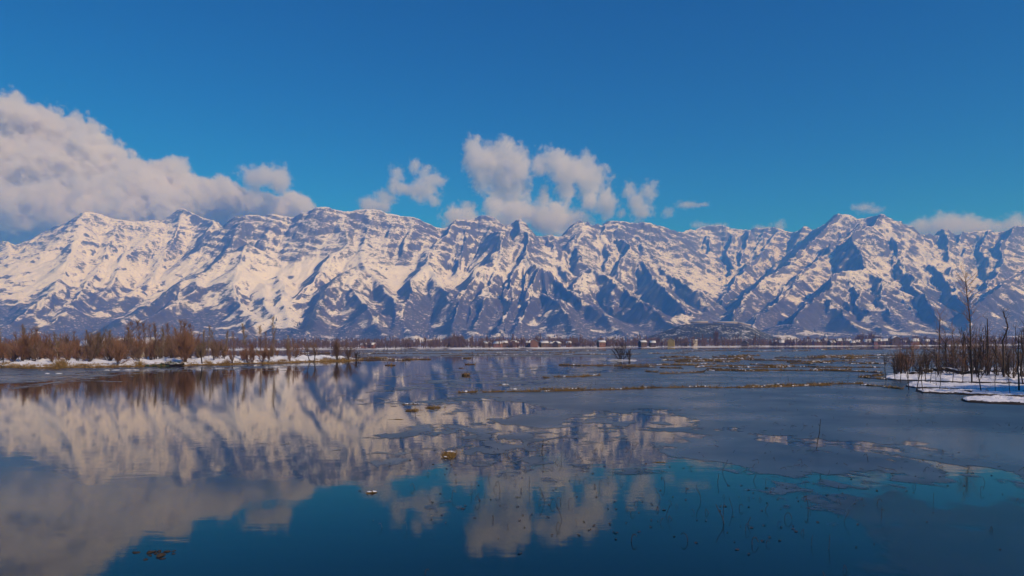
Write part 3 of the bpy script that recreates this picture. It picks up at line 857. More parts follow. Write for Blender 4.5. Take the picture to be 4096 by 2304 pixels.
# right island: snow-covered raised garden beds with dark rims
t = NT('snow_bed')
p = t.pos()
sx = t.n('ShaderNodeSeparateXYZ'); t.l(p, sx.inputs[0])
g_ = t.n('ShaderNodeNewGeometry'); sn_ = t.n('ShaderNodeSeparateXYZ'); t.l(g_.outputs['Normal'], sn_.inputs[0])
f = t.math('ADD', t.ramp(sx.outputs[2], .05, .17, -.6, .7, smooth=False), t.math('MULTIPLY', t.math('SUBTRACT', t.noise(2.2, 6, .7, p), .5), 1.9))
f = t.math('ADD', f, t.ramp(sn_.outputs[2], .15, .6, -.25, .1, smooth=False))
m_s = t.ramp(f, 0, .12)
bp = t.n('ShaderNodeBump'); bp.inputs['Distance'].default_value = .05; bp.inputs['Strength'].default_value = .6
t.l(t.noise(5, 4, .6, p), bp.inputs['Height'])
M_bed = t.done(t.bsdf(t.mix(m_s, t.mix(t.noise(6, 3, .5, p), (.05, .037, .028), (.02, .016, .013)), (.80, .81, .85)), .85, .2, bp.outputs[0]))

def bed(name, fl, bl, z, seed, nx=260, ny=36, edge=.09):
    return bank(name, [on_water(*q) for q in fl], [on_water(*q) for q in bl], z, nx, ny, seed, edge=edge, rough=.75, mat=M_bed, nsc=1.3)
bed_a, hA = bed('garden_bed', [(3843, 1603), (3868, 1610), (3960, 1616), (4096, 1621), (4700, 1640)], [(3845, 1598), (3870, 1590), (3960, 1589), (4096, 1592), (4700, 1598)], .26, 31)
bed_b, hB = bed('garden_bed', [(3660, 1566), (3690, 1573), (3800, 1578), (3900, 1583), (4096, 1588), (4700, 1596)], [(3661, 1562), (3690, 1559), (3800, 1561), (3900, 1565), (4096, 1570), (4700, 1576)], .25, 32)
bed_c, hC = bed('garden_bed', [(3622, 1548), (3660, 1553), (3750, 1556), (3850, 1562), (4000, 1568), (4700, 1575)], [(3622, 1541), (3650, 1534), (3750, 1536), (3900, 1540), (4100, 1543), (4700, 1546)], .30, 33)
bed_d, hD = bed('garden_bed', [(3536, 1517), (3570, 1521), (3660, 1524), (3800, 1530), (3960, 1533), (4100, 1537), (4700, 1540)], [(3536, 1509), (3560, 1501), (3640, 1493), (3760, 1485), (3900, 1480), (4100, 1476), (4700, 1470)], .42, 34, 240, 70)
beds = ((bed_a, hA), (bed_b, hB), (bed_c, hC), (bed_d, hD))

# ------------------------------------------------------------------ fort hill
gu = np.linspace(2300, 3200, 150); gy = np.linspace(1750, 2480, 60)
GU, GY = np.meshgrid((gu - CX) / F, gy)
prof = interp(gu, [(2300, 1395), (2480, 1376), (2560, 1352), (2640, 1325), (2720, 1296), (2750, 1289), (2850, 1288), (2950, 1290), (3010, 1302), (3060, 1325), (3120, 1350), (3200, 1392)])
cr = np.clip(1 - np.abs(GY - 2150) / np.where(GY < 2150, 400, 330), 0, 1)
zt = (hor(gu) - prof)[None] / F * 2150
nzh = fbm(GU * GY / 60, GY / 60, 5, 90)
GZ = np.maximum(zt * (cr ** .8) * (1 + .5 * nzh * (1 - cr ** 3)), 0) - 1
k = np.arange(150 * 60).reshape(60, 150)
me = mesh_np('hill', np.stack([GU * GY, GY, GZ], -1).reshape(-1, 3), np.stack([k[:-1, :-1], k[:-1, 1:], k[1:, 1:], k[1:, :-1]], -1).reshape(-1, 4))
t = NT('hill_scrub')
p = t.pos()
c_ = t.mix(t.ramp(t.math('ADD', t.math('MULTIPLY', t.noise(.16, 6, .72, p), .6), t.math('MULTIPLY', t.noise(.022, 3, .6, p), .45)), .54, .66), (.045, .05, .04), (.72, .73, .75))
hill = obj('hill', me, t.done(t.bsdf(c_, .9, .1)))
tag(hill, kind='structure')

M_stone = plain('weathered_fort_stone', (.30, .25, .20), (.18, .15, .13), .3)
def long_wall(name, pts, h, th, label, cat):
    """crenel-free rampart following points, snow on its top"""
    e = empty(name, pts[0])
    b = Vector(pts[0]); V = []; Fq = []; SV = []; SF = []
    for a_, c_ in zip(pts[:-1], pts[1:]):
        a_ = Vector(a_) - b; c_ = Vector(c_) - b
        n_ = Vector((0, 1, 0)) * th
        for (lst, fl, z0, z1, g) in ((V, Fq, -3, h, 1.0), (SV, SF, h, h + 1.0, 1.08)):
            i = len(lst)
            for q in (a_, c_):
                for s, z in ((-g, z0), (g, z0), (g, z1), (-g, z1)):
                    lst.append((q.x, q.y + n_.y * s, q.z + z))
            fl += [(i, i + 4, i + 7, i + 3), (i + 1, i + 2, i + 6, i + 5), (i + 3, i + 7, i + 6, i + 2), (i, i + 3, i + 2, i + 1), (i + 4, i + 5, i + 6, i + 7)]
    obj('wall', mesh_np('wall', V, Fq), M_stone, e)
    obj('snow_cap', mesh_np('snow_cap', SV, SF), M_snow, e)
    tag(e, label, cat)
    return e
long_wall('hilltop_fort', [at(2765, 1289.5, 2150), at(2830, 1288.8, 2150)], 2.4, 4, 'long pale fort building along the top of the low dark hill', 'fort')
long_wall('rampart_wall', [at(2853, 1288.5, 2150), at(2950, 1290.5, 2150), at(3005, 1302, 2150)], 1.6, 1.5, 'low snow-capped rampart running on from the hilltop fort', 'wall')
# ------------------------------------------------------------------ left bank thicket
rng = random.Random(5)
bushes = [bush_meshes(100 + i, h, sp, st, 24, 5) for i, (h, sp, st) in enumerate(((3.6, .34, 9), (4.2, .28, 10), (3.0, .42, 8), (4.8, .24, 11), (3.8, .5, 9)))]
poplars = [poplar_meshes(200 + i, h, r=.05, n=70, fine=6) for i, h in enumerate((7.5, 6.6, 8.2, 6.0))]
big_bush = bush_meshes(301, 6.6, .30, 20, 30, 6, r=.06)
open_tree = open_tree_meshes(302, 4.6)
def l_front(px): return interp(px, lf)
def on_left(px, back_m):
    v = on_water(px, float(l_front(px)))
    v = push(v, back_m); v.z = max(hL(v.x, v.y), 0) - .02
    return v
G_bush = 'bare willow bushes crowding the wooded bank'
G_pop = 'bare poplars behind the wooded bank'
ZONES = ((60, 'near the short post-like stump'), (200, 'between the post-like stump and the yellow reed tuft'), (310, 'around the yellow reed tuft'), (430, 'around the little snow-roofed shed'), (540, 'between the two little sheds'),
         (660, 'in front of the little cream shed'), (790, 'beside the big red-brown willow'), (900, 'beside the dark pole-like stump'), (1020, 'between the pole-like stump and the tallest poplar'), (9999, 'beside the tallest pale poplar'))
def zone(px): return next(z for a_, z in ZONES if px < a_)
for px in np.arange(-560, 1200, 19.0):
    x = px + rng.uniform(-12, 12)
    dense = x < 820
    for k in range(2 if dense else 1):
        if not dense and rng.random() < .25: continue
        bm = rng.choice((10, 13, 18, 24)) + rng.uniform(-2, 3) if k == 0 else rng.uniform(22, 40)
        hm = rng.choice((0, 0, 1, 2, 3, 4))
        sc = rng.uniform(.7, 1.3) * (1.0 if dense else .75)
        mc = rng.choice((M_twig_b, M_twig_b, M_twig_r, M_twig_r, M_twig_y))
        kind = {M_twig_b: 'grey-brown', M_twig_r: 'reddish-brown', M_twig_y: 'straw-coloured'}[mc]
        tree('willow_bush', bushes[hm], on_left(x, bm), M_bark, mc, '%s bare %s willow bush %s' % ('tall' if sc > 1.3 else 'low', kind, zone(x)), G_bush, sc, rng.uniform(0, 6.3))
for px, top in ((-420, 1300), (-330, 1320), (-250, 1305), (-160, 1315), (-70, 1300), (-10, 1318), (60, 1330), (102, 1300), (128, 1318), (150, 1306), (196, 1338), (232, 1328), (300, 1330), (360, 1322), (392, 1335), (440, 1325), (512, 1300), (533, 1292), (558, 1288), (580, 1296),
                (604, 1300), (626, 1292), (652, 1308), (672, 1300), (700, 1318), (722, 1286), (742, 1280), (766, 1300), (812, 1320), (835, 1308), (846, 1330), (905, 1322), (938, 1328), (983, 1296), (1042, 1310), (1062, 1330), (1155, 1345), (1174, 1352)):
    v = on_left(px, rng.uniform(14, 34))
    Y = v.y; h = (CAMH + (hor(px) - top) / F * Y) - v.z
    i = rng.randrange(4); hh = (7.5, 6.6, 8.2, 6.0)[i]
    pale = rng.random() < .5
    tree('poplar_tree', poplars[i], v, M_pale if pale else M_bark, M_twig_y if pale else M_twig_b,
         'slim leafless poplar with %s trunk %s' % ('a pale' if pale else 'a dark', zone(px)), G_pop, h / hh, rng.uniform(0, 6.3), 1.3 if px < 780 else 1.1)
v = on_left(1095, 9); h = CAMH + (hor(1095) - 1282) / F * v.y
tree('poplar_tree', poplars[2], v, M_pale, M_twig_y, 'tallest pale poplar standing clear above the thin end of the bank thicket', None, h / 8.2, 1.0, .8)
tree('willow_bush', big_bush, on_left(742, 3.5), M_bark, M_twig_r, 'big dense red-brown many-stemmed willow at the water edge of the bank', None, 1.0, .4, .85)
tree('willow_tree', open_tree, on_left(1248, 1.2), M_bark, M_twig_b, 'open spreading two-trunked bare willow at the end of the snowy bank', None, .98, 0.0)
tree('willow_bush', bushes[3], on_left(1348, 1.4), M_bark, M_twig_b, 'rounded upright bare bush beyond the two-trunked willow', None, .98, 2.0, 1.1)
tree('willow_bush', bushes[4], on_left(1392, .9), M_bark, M_twig_b, 'wide leaning bare bush near the tip of the bank', None, .92, 1.0)
tree('willow_bush', bushes[2], on_left(1424, .5), M_bark, M_twig_d, 'low dark bush at the very tip of the bank', None, .72, 2.6)
for px, sc in ((1050, .85), (990, .7), (1010, .8), (1075, .7), (1160, .6), (470, .9), (930, .7)):
    tree('willow_bush', bushes[rng.choice((2, 4))], on_left(px, 1.5), M_bark, M_twig_r, 'leafless reddish-brown willow bush right at the rim of the bank', 'small red willow bushes along the rim of the bank', sc, rng.uniform(0, 6))
stump = pollard_meshes(310, 3.2, .14, 8, .05)
tree('dead_stump', stump, on_left(808, 1.5), M_bark, M_twig_d, 'dark bare pole-like stump standing on the snowy bank', None, 1.0, 0)
tree('dead_stump', pollard_meshes(311, 3.0, .12, 4, .05), on_left(12, 2.5), M_bark, M_twig_d, 'short dark post-like stump beside the yellow grass on the bank', None, .8, 0)

# tufts of dead grass and reed along the rim (uncountable)
def grass_mesh(name, spots, seed, h=.35, n=9, w=.012, spread=.5):
    r_ = np.random.default_rng(seed); V = []; Fq = []
    P = np.repeat(np.array([s[:3] for s in spots], float), n, axis=0); hs_ = np.repeat(np.array([s[3] if len(s) > 3 else h for s in spots]), n)
    m_ = len(P)
    P[:, :2] += r_.normal(0, .10, (m_, 2)) * (hs_[:, None] / .35)
    d = np.stack([r_.normal(0, spread, m_), r_.normal(0, spread, m_), np.ones(m_)], -1) * (hs_ * r_.uniform(.5, 1.2, m_))[:, None]
    a = r_.uniform(0, math.pi, m_); ww = np.stack([np.cos(a), np.sin(a), np.zeros(m_)], -1) * w * r_.uniform(.7, 1.5, m_)[:, None]
    P[:, 2] -= .03
    bend = np.stack([r_.normal(0, .25, m_), r_.normal(0, .25, m_), -np.abs(r_.normal(0, .12, m_))], -1) * hs_[:, None]
    V = np.stack([P - ww, P + ww, P + d * .55 + ww * .7, P + d * .55 - ww * .7, P + d + bend + ww * .1, P + d + bend - ww * .1], 1).reshape(-1, 3)
    b = np.arange(m_)[:, None] * 6
    Fq = np.concatenate([b + np.array([[0, 1, 2, 3]]), b + np.array([[3, 2, 4, 5]])], 0)
    return mesh_np(name, V, Fq)
spots = []
for i in range(1500):
    px = rng.uniform(-560, 1452); bm = abs(rng.gauss(0, 1.6)) + .15
    v = on_left(px, bm); spots.append((v.x, v.y, v.z, rng.uniform(.2, .5)))
for px0, w_, n_, hh in ((245, 12, 60, 1.5), (40, 60, 60, .6), (330, 50, 60, .6), (560, 10, 30, 1.0), (1310, 50, 90, .7), (1370, 30, 50, .7), (905, 15, 30, .8), (1135, 20, 30, .8), (835, 8, 25, .9), (200, 40, 60, .6)):
    for i in range(n_):
        v = on_left(px0 + rng.gauss(0, w_ * .5), rng.uniform(.4, 3)); spots.append((v.x, v.y, v.z, hh * rng.uniform(.6, 1.1)))
o = obj('dead_grass', grass_mesh('dead_grass', spots, 3, w=.016, n=9), M_straw)
tag(o, 'straw-coloured dead grass and reeds along the rim of the wooded bank', 'grass', kind='stuff')

# small moored boat and green weed beside the big bush
def hull_mesh(L, W, Hh):
    bm_ = bmesh.new(); n = 12; rows_ = []
    for i in range(n + 1):
        t_ = i / n; x = (t_ - .5) * L; w = W * .5 * max(math.sin(math.pi * min(max(t_ * .96 + .02, 0), 1)) ** .55, .08); up = .22 * (abs(t_ - .5) * 2) ** 3
        rows_.append([bm_.verts.new(c_) for c_ in ((x, -w, Hh + up), (x, -w * .72, .02 + up * .8), (x, 0, -.08 + up * .7), (x, w * .72, .02 + up * .8), (x, w, Hh + up), (x, w * .9, Hh + up - .01), (x, w * .62, .10 + up), (x, -w * .62, .10 + up), (x, -w * .9, Hh + up - .01))])
    for a, b in zip(rows_[:-1], rows_[1:]):
        for k in range(9):
            bm_.faces.new((a[k], a[(k + 1) % 9], b[(k + 1) % 9], b[k]))
    bm_.faces.new(rows_[0]); bm_.faces.new(rows_[-1][::-1])
    me = bpy.data.meshes.new('hull'); bm_.to_mesh(me); bm_.free()
    return me
v = on_water(690, 1464)
e = empty('rowing_boat', (v.x, v.y, .03), R(4)); tag(e, 'small dark wooden boat with snow inside moored by the big red-brown willow', 'boat')
obj('hull', hull_mesh(4.2, 1.1, .34), M_soil, e)
def lump_mesh(name, seed, rx, ry, rz, n=14, m=7, rough=.35):
    """irregular half dome"""
    V = []; Fq = []
    for j in range(m + 1):
        th = j / m * math.pi / 2
        for i in range(n):
            a = 2 * math.pi * i / n
            k_ = 1 + rough * float(perlin(np.array([math.cos(a) * 1.3 + seed * 3.1 + math.sin(th)]), np.array([math.sin(a) * 1.3 + seed * 1.7]), seed)[0])
            V.append((rx * math.cos(th) * math.cos(a) * k_, ry * math.cos(th) * math.sin(a) * k_, rz * math.sin(th) * k_))
    for j in range(m):
        for i in range(n):
            Fq.append((j * n + i, j * n + (i + 1) % n, (j + 1) * n + (i + 1) % n, (j + 1) * n + i))
    return mesh_np(name, V, Fq, smooth=True)
s_ = obj('snow_cover', lump_mesh('snow_cover', 4, 1.0, .33, .2), M_snow, e); s_.location = (-.1, 0, .16)
spots = []
for i in range(260):
    v = on_left(rng.uniform(585, 725), rng.uniform(.2, 1.6)); spots.append((v.x, v.y, v.z, rng.uniform(.15, .3)))
tag(obj('green_weed', grass_mesh('green_weed', spots, 8, w=.03), M_green), 'patch of green waterside weed behind the small boat', 'weed', kind='stuff')

# ------------------------------------------------------------------ houses
M_brick = plain('old_red_brick', (.30, .15, .10), (.20, .11, .08), .6)
M_mud = plain('brown_timber_wall', (.16, .11, .08), (.10, .07, .055), .6)
M_cream = plain('cream_render_wall', (.55, .50, .40), (.42, .38, .32), .6)
M_yellow = plain('yellow_render_wall', (.45, .33, .10), (.36, .26, .09), .6)
M_tin = plain('grey_tin_roof', (.22, .24, .26), (.14, .15, .17), .5, .5)
M_dark = plain('dark_window', (.02, .02, .022), (.03, .03, .03), 2.0, .3)
def house(px, py, Y, w, d, h, rise, rz, mw, mr, label, group=None, floors=2, nwin=3):
    loc = at(px, py, Y); loc.z = max(loc.z, .8)
    e = empty('house', loc, rz)
    def W(x, y, z): return (x * w / 2, y * d / 2, z)
    V = [W(-1, -1, -2), W(1, -1, -2), W(1, 1, -2), W(-1, 1, -2), W(-1, -1, h), W(1, -1, h), W(1, 1, h), W(-1, 1, h), W(-1, 0, h + rise), W(1, 0, h + rise)]
    bm_ = bmesh.new(); vs = [bm_.verts.new(q) for q in V]
    for q in ((0, 1, 5, 4), (2, 3, 7, 6), (1, 2, 6, 9, 5), (3, 0, 4, 8, 7)): bm_.faces.new([vs[k_] for k_ in q])
    me = bpy.data.meshes.new('wall'); bm_.to_mesh(me); bm_.free()
    obj('wall', me, mw, e)
    ov, th = .5, .35
    sl = rise / (d / 2)
    x0 = w / 2 + ov; y0 = d / 2 + ov; ze = h - ov * sl
    V = []; Fq = []
    for s in (-1, 1):
        i = len(V)
        for z in (.04, th):
            V += [(-x0, s * y0, ze + z), (x0, s * y0, ze + z), (x0, 0, h + rise + z), (-x0, 0, h + rise + z)]
        Fq += [(i, i + 1, i + 2, i + 3), (i + 4, i + 7, i + 6, i + 5), (i, i + 4, i + 5, i + 1), (i + 1, i + 5, i + 6, i + 2), (i + 3, i + 2, i + 6, i + 7), (i, i + 3, i + 7, i + 4)]
    obj('roof', mesh_np('roof', V, Fq), mr, e)
    for fl in range(floors):
        for k_ in range(nwin):
            x = (k_ + .5) / nwin * w - w / 2; z = 1.3 + fl * (h - .6) / floors
            b_ = box_mesh('window', x - .55, x + .55, -d / 2 - .06, -d / 2 + .05, z, z + 1.3)
            obj('window', b_, M_dark, e)
    tag(e, label, 'house', group)
    return e
G1, G2 = 'snow-roofed houses on the far right shore', 'village houses on the far middle shore'
L1 = 'far lakeside house with snow on its pitched roof in the long shore row'
rh = [(3098, 9, 5), (3126, 12, 5), (3157, 9, 6), (3197, 11, 6), (3232, 11, 8), (3266, 12, 6.5), (3297, 10, 8), (3325, 9, 5), (3353, 11, 8.5), (3387, 13, 8), (3427, 11, 5), (3468, 12, 5.5), (3508, 13, 8), (3536, 14, 8.5), (3615, 10, 5.5), (3656, 14, 7.5), (3702, 13, 7), (3736, 9, 6), (3180, 8, 4), (3410, 8, 4)]
for i, (px, w, h) in enumerate(rh):
    mw_ = rng.choice((M_mud, M_brick, M_mud))
    house(px, hor(px) + 1.0, 1230 + rng.uniform(-50, 110), w, rng.uniform(9, 12), h * .72, rng.uniform(3.8, 5.0), R(rng.choice((-18, -8, 6, 12, 70))), mw_, M_snow, 'far house with %s walls and snowy roof %s' % ('brick' if mw_ is M_brick else 'brown', 'left of the far reddish grove' if px < 3430 else 'beside the tallest gabled house'), G1, 2 if h > 6 else 1)
house(3582, hor(3582) + 1, 1215, 13, 15, 9.5, 4.5, R(78), M_mud, M_snow, 'tallest gabled house of the long row of shore houses with snowy roof', None, 2, 2)
L2 = 'small brown far-shore house with snow on the roof beside bare poplars'
for px, w, h, rz in ((1948, 9, 4.5, 20), (1992, 10, 4, -15), (2015, 11, 5, 8), (2040, 10, 4, 30), (2058, 10, 5.5, 65), (2112, 7, 5, 10), (2176, 10, 4.5, 15), (2205, 9, 4, -10), (2228, 9, 4, 60), (1455, 8, 3, 10), (1490, 8, 3, -20), (2275, 7, 4, 0), (2405, 9, 5, 15), (2570, 9, 5, 20), (2610, 7, 4, 0)):
    mw2 = rng.choice((M_mud, M_brick))
    house(px, hor(px) + 2.2, 905 + rng.uniform(0, 70), w, 8, h, 2.6, R(rz), mw2, M_snow, 'small %s far-shore house with snowy roof %s' % ('brick' if mw2 is M_brick else 'brown', 'left of the far grove' if px < 1600 else 'left of the red-brick gabled house' if px < 2130 else 'right of the red-brick gabled house' if px < 2300 else 'behind the lone flooded bush'), G2, 1, 2)
house(2137, hor(2137) + 2.2, 900, 8.5, 9, 6, 3.2, R(80), M_brick, M_tin, 'red-brick gabled house with bare grey roof on the far middle shore', None, 2, 2)
house(2685, hor(2685) + 2, 985, 8, 9, 7.5, 3.2, R(70), M_yellow, M_tin, 'bright yellow gabled house among the far poplars', None, 2, 2)
house(2980, hor(2980) + 2, 1050, 8, 9, 4, 3, R(60), M_mud, M_tin, 'lone dark barn with grey gable on the far shore', None, 1, 2)
house(2775, hor(2775) + 1, 1080, 9, 8, 8, .8, R(5), M_cream, M_snow, 'pale flat-roofed house half hidden behind the far poplars', None, 2, 2)
v = on_left(366, 24)
house(366, 1410, v.y, 2.7, 2.6, 1.6, 1.0, R(20), M_mud, M_snow, 'little shed with a white snowy roof inside the bank thicket', None, 1, 1)
house(585, 1408, on_left(585, 40).y, 3.0, 2.6, 2.2, 1.0, R(-10), M_cream, M_snow, 'little cream shed glimpsed behind the tall poplars of the bank', None, 1, 1)

# ------------------------------------------------------------------ far trees
far_pop = [poplar_meshes(400 + i, 17, .03, .22, 60, 4, .11, .36) for i in range(3)]
far_bush = [bush_meshes(410 + i, 9, .34, 8, 14, 4, .18, .10) for i in range(3)]
FZ = ((1700, 'left of the far groves'), (1930, 'by the grove left of the brick house'), (2160, 'around the red-brick gabled house'), (2420, 'right of the red-brick gabled house'), (2620, 'behind the lone flooded bush'), (2740, 'around the yellow house'), (2900, 'by the tallest round-topped far tree'), (3060, 'around the lone dark barn'), (3560, 'behind the long row of shore houses'), (3800, 'near the tallest gabled house of the row'), (9999, 'beyond the snowy island'))
def fzone(px): return next(z for a_, z in FZ if px < a_)
G3 = 'bare poplars in the far shoreline row'
def far_loc(px, back_):
    Y = float(far_y(px)) + back_
    return Vector(((px - CX) / F * Y, Y, 1.0))
for i in range(150):
    px = rng.uniform(1440, 3900) if i > 6 else rng.uniform(4000, 4400)
    d_ = rng.uniform(30, 170)
    h = rng.gauss(13.5, 2.4) if px < 3050 else rng.gauss(10.5, 2)
    tree('poplar_tree', far_pop[rng.randrange(3)], far_loc(px, d_), M_pale if rng.random() < .35 else M_twig_far, M_twig_far, 'slender leafless far poplar ' + fzone(px), G3, max(h, 7) / 17, rng.uniform(0, 6), 1.1)
for px, h, lab in ((2862, 27, 'tallest round-topped bare tree of the far shore'), ):
    tree('plane_tree', far_bush[1], far_loc(px, 60), M_twig_far, M_twig_far, lab, None, h / 9, .3, .62)
for i in range(70):
    px = rng.uniform(1430, 4300); hh = rng.uniform(5, 9)
    tree('shore_bush', far_bush[rng.randrange(3)], far_loc(px, rng.uniform(18, 60)), M_twig_far, M_twig_far, 'low leafless far-shore bush ' + fzone(px), 'low bushes along the far shore', hh / 9, rng.uniform(0, 6))
for px0, px1, n, h in ((1790, 1880, 16, 16), (3430, 3540, 14, 22), (3580, 3760, 14, 17), (2600, 2700, 8, 16), (1820, 1850, 6, 20)):
    for i in range(n):
        tree('grove_tree', far_bush[rng.randrange(3)], far_loc(rng.uniform(px0, px1), rng.uniform(120, 240)), M_twig_far, M_twig_far, 'leafless round-crowned tree in a grove behind the far shore', 'trees of the far groves', h * rng.uniform(.8, 1.1) / 9, rng.uniform(0, 6), .8)
for i in range(60):
    px = rng.uniform(3060, 3760)
    tree('shore_bush' if i % 2 else 'poplar_tree', far_bush[rng.randrange(3)] if i % 2 else far_pop[rng.randrange(3)], far_loc(px, rng.uniform(6, 60)), M_twig_far, M_twig_far, 'slim leafless tree standing before the long row of shore houses' if i % 2 == 0 else 'low leafless bush before the long row of shore houses', 'bare growth before the long row of houses', rng.uniform(.35, .75) if i % 2 else rng.uniform(.4, .8), rng.uniform(0, 6))
# the wood behind, one mass
S = []
for i in range(6000):
    px = rng.uniform(-1200, 5300); Y = rng.uniform(1000, 2300) if rng.random() < .35 else float(far_y(px)) + rng.uniform(40, 260)
    x = (px - CX) / F * Y; h = rng.uniform(8, 16)
    b0 = Vector((x, Y, 0)); S.append((b0, b0 + Vector((rng.gauss(0, .5), 0, h)), .25, .08))
    for k in range(18):
        f_ = rng.uniform(.2, .9); q = b0 + Vector((0, 0, h * f_))
        S.append((q, q + Vector((rng.gauss(0, 1.5), rng.gauss(0, 1.5), h * rng.uniform(.12, .25))), .34, .10))
o = obj('far_wood', seg_mesh('far_wood', S, 3), M_twig_far)
tag(o, 'grey-brown mass of bare trees on the flats below the range', 'wood', kind='stuff')
# distant village below the range: hundreds of specks of roof and wall
r_ = np.random.default_rng(12)
def specks(n, pxs, Ys, name, mat, label, w=(5, 9), h=(2.5, 5), cone=False):
    V = []; Fq = []
    for i in range(n):
        px = r_.uniform(*pxs); px = px if r_.random() < .3 else r_.choice([1180, 1350, 1750, 1950, 2080, 2450, 2500, 3050, 3300]) + r_.normal(0, 45)
        Y = r_.uniform(*Ys); x = (px - CX) / F * Y
        ui = int(np.clip((px + 700) / 5500 * (NU - 1), 0, NU - 1)); vi = int(np.clip((Y - 2500) / 6800 * (NV - 1), 0, NV - 1))
        z = float(H[vi, ui]); 
        if z > (150 if cone else 62): continue
        ww, dd, hh = r_.uniform(*w) / 2, r_.uniform(*w) / 2, r_.uniform(*h); j = len(V)
        if cone:
            V += [(x - ww, Y, z), (x, Y - ww, z), (x + ww, Y, z), (x, Y + ww, z), (x, Y, z + hh), (x, Y, z + hh)]
            Fq += [(j, j + 1, j + 4, j + 5), (j + 1, j + 2, j + 4, j + 5), (j + 2, j + 3, j + 4, j + 5), (j + 3, j, j + 4, j + 5)]
        else:
            V += [(x - ww, Y - dd, z - 2), (x + ww, Y - dd, z - 2), (x + ww, Y + dd, z - 2), (x - ww, Y + dd, z - 2), (x - ww, Y - dd, z + hh), (x + ww, Y - dd, z + hh), (x + ww * .9, Y, z + hh + 3), (x - ww * .9, Y, z + hh + 3), (x + ww, Y + dd, z + hh), (x - ww, Y + dd, z + hh)]
            Fq += [(j, j + 1, j + 5, j + 4), (j + 1, j + 2, j + 8, j + 5), (j + 3, j, j + 4, j + 9), (j + 4, j + 5, j + 6, j + 7), (j + 7, j + 6, j + 8, j + 9)]
    me = mesh_np(name, V, Fq)
    o = obj(name, me, mat); tag(o, label, 'village' if not cone else 'trees', kind='stuff')
    return o
M_vill = plain('village_roofs_and_walls', (.62, .59, .57), (.24, .20, .17), .02)
specks(1300, (-300, 4300), (2650, 3900), 'distant_village', M_vill, 'scattered specks of a far village along the foot of the range')
M_con = plain('far_conifers', (.028, .04, .035), (.02, .03, .026), .05)
specks(150, (900, 2300), (2700, 4000), 'distant_conifers', M_con, 'dark conifers dotted about the far village', (6, 12), (12, 26), True)
# ------------------------------------------------------------------ right island trees
def on_bed(px, py):
    v = on_water(px, py, .28)
    best = 0.0
    for o_, h_ in beds:
        if near_bed(o_, v): best = max(best, h_(v.x, v.y))
    v.z = best - .03
    return v
_bedxy = {}
def near_bed(o_, v):
    if o_.name not in _bedxy:
        a = np.zeros(len(o_.data.vertices) * 3, np.float32); o_.data.vertices.foreach_get('co', a); _bedxy[o_.name] = a.reshape(-1, 3)
    a = _bedxy[o_.name]
    return bool((((a[:, 0] - v.x) ** 2 + (a[:, 1] - v.y) ** 2).min()) < .5)
def h_for(px, v, top): return CAMH + (hor(px) - top) / F * v.y - v.z

def line_tree(seed, rel, r, sprouts, tw, tw_r=.008, r_end=.4):
    """trunk through given (x, z) points in metres with short side twigs"""
    rg = random.Random(seed); pts = [Vector((x, rg.gauss(0, .08), z)) for x, z in rel]
    S = []; T = []; n = len(pts) - 1
    fine_ = []
    for a, b in zip(pts[:-1], pts[1:]):
        for k in range(3): fine_.append(a.lerp(b, k / 3) + Vector((rg.gauss(0, .02), rg.gauss(0, .02), 0)))
    fine_.append(pts[-1]); m = len(fine_) - 1
    for i, (a, b) in enumerate(zip(fine_[:-1], fine_[1:])):
        S.append((a, b, r * (1 - (1 - r_end) * i / m), r * (1 - (1 - r_end) * (i + 1) / m)))
        if rg.random() < .7:   # pruning knuckles
            S.append((a - Vector((0, 0, r * .5)), a + Vector((0, 0, r * .5)), r * .55, r * 1.15 * (1 - (1 - r_end) * i / m)))
    for k in range(sprouts):
        i = rg.randrange(m // 4, m + 1); q = fine_[i]
        d = rdir(rg, Vector((0, 0, 1)), rg.uniform(.4, 1.2))
        s2, p2 = limb(rg, q, d, tw * rg.uniform(.4, 1.2), tw_r * 1.6, 3, .25, .12, .4); T += s2
        for f_ in range(3):
            q3, d3, _ = p2[rg.choice((1, 2, 3))]
            T.append((q3, q3 + rdir(rg, d3, rg.uniform(.2, .7)) * tw * rg.uniform(.15, .4), tw_r, tw_r * .3))
    return seg_mesh('trunk', S, 6), seg_mesh('crown', T, 3)

def island_line(px_base, py_base, pts, r, sprouts, tw, label, seed, mat=None):
    """pts: (px, py) up the trunk"""
    v = on_bed(px_base, py_base)
    r *= .8
    rel = [(0, -.15)] + [((px - px_base) / F * v.y, CAMH + (hor(px) - py) / F * v.y - v.z) for px, py in pts]
    return tree('pollard_willow', line_tree(seed, rel, r, sprouts, tw), v, M_bark, mat or M_twig_d, label)
island_line(3890, 1520, [(3888, 1400), (3881, 1290), (3872, 1225), (3866, 1165), (3862, 1112)], .085, 90, 1.3, 'tallest slender knobbly willow on the snowy island, thin top twigs', 1, M_twig_r)
island_line(3865, 1490, [(3860, 1440), (3853, 1400), (3857, 1350), (3855, 1330)], .13, 10, .5, 'thick dark pollard with a blunt head left of the tallest island willow', 2)
island_line(3952, 1498, [(3953, 1440), (3950, 1380), (3953, 1330), (3949, 1277)], .13, 16, .6, 'stout double-stemmed knobbly pollard on the snowy island, front stem', 3)
island_line(3940, 1496, [(3944, 1430), (3945, 1370), (3943, 1302)], .09, 10, .5, 'thinner rear stem against the stout knobbly pollard', 4)
island_line(4010, 1508, [(4012, 1430), (4013, 1365), (4026, 1310), (4022, 1275), (4010, 1248)], .12, 30, .6, 'curved pollard whose top hooks over to one side', 5)
island_line(3755, 1468, [(3755, 1400), (3757, 1330), (3760, 1262)], .11, 90, 1.6, 'upright bushy-topped willow behind the island saplings', 6, M_twig_r)
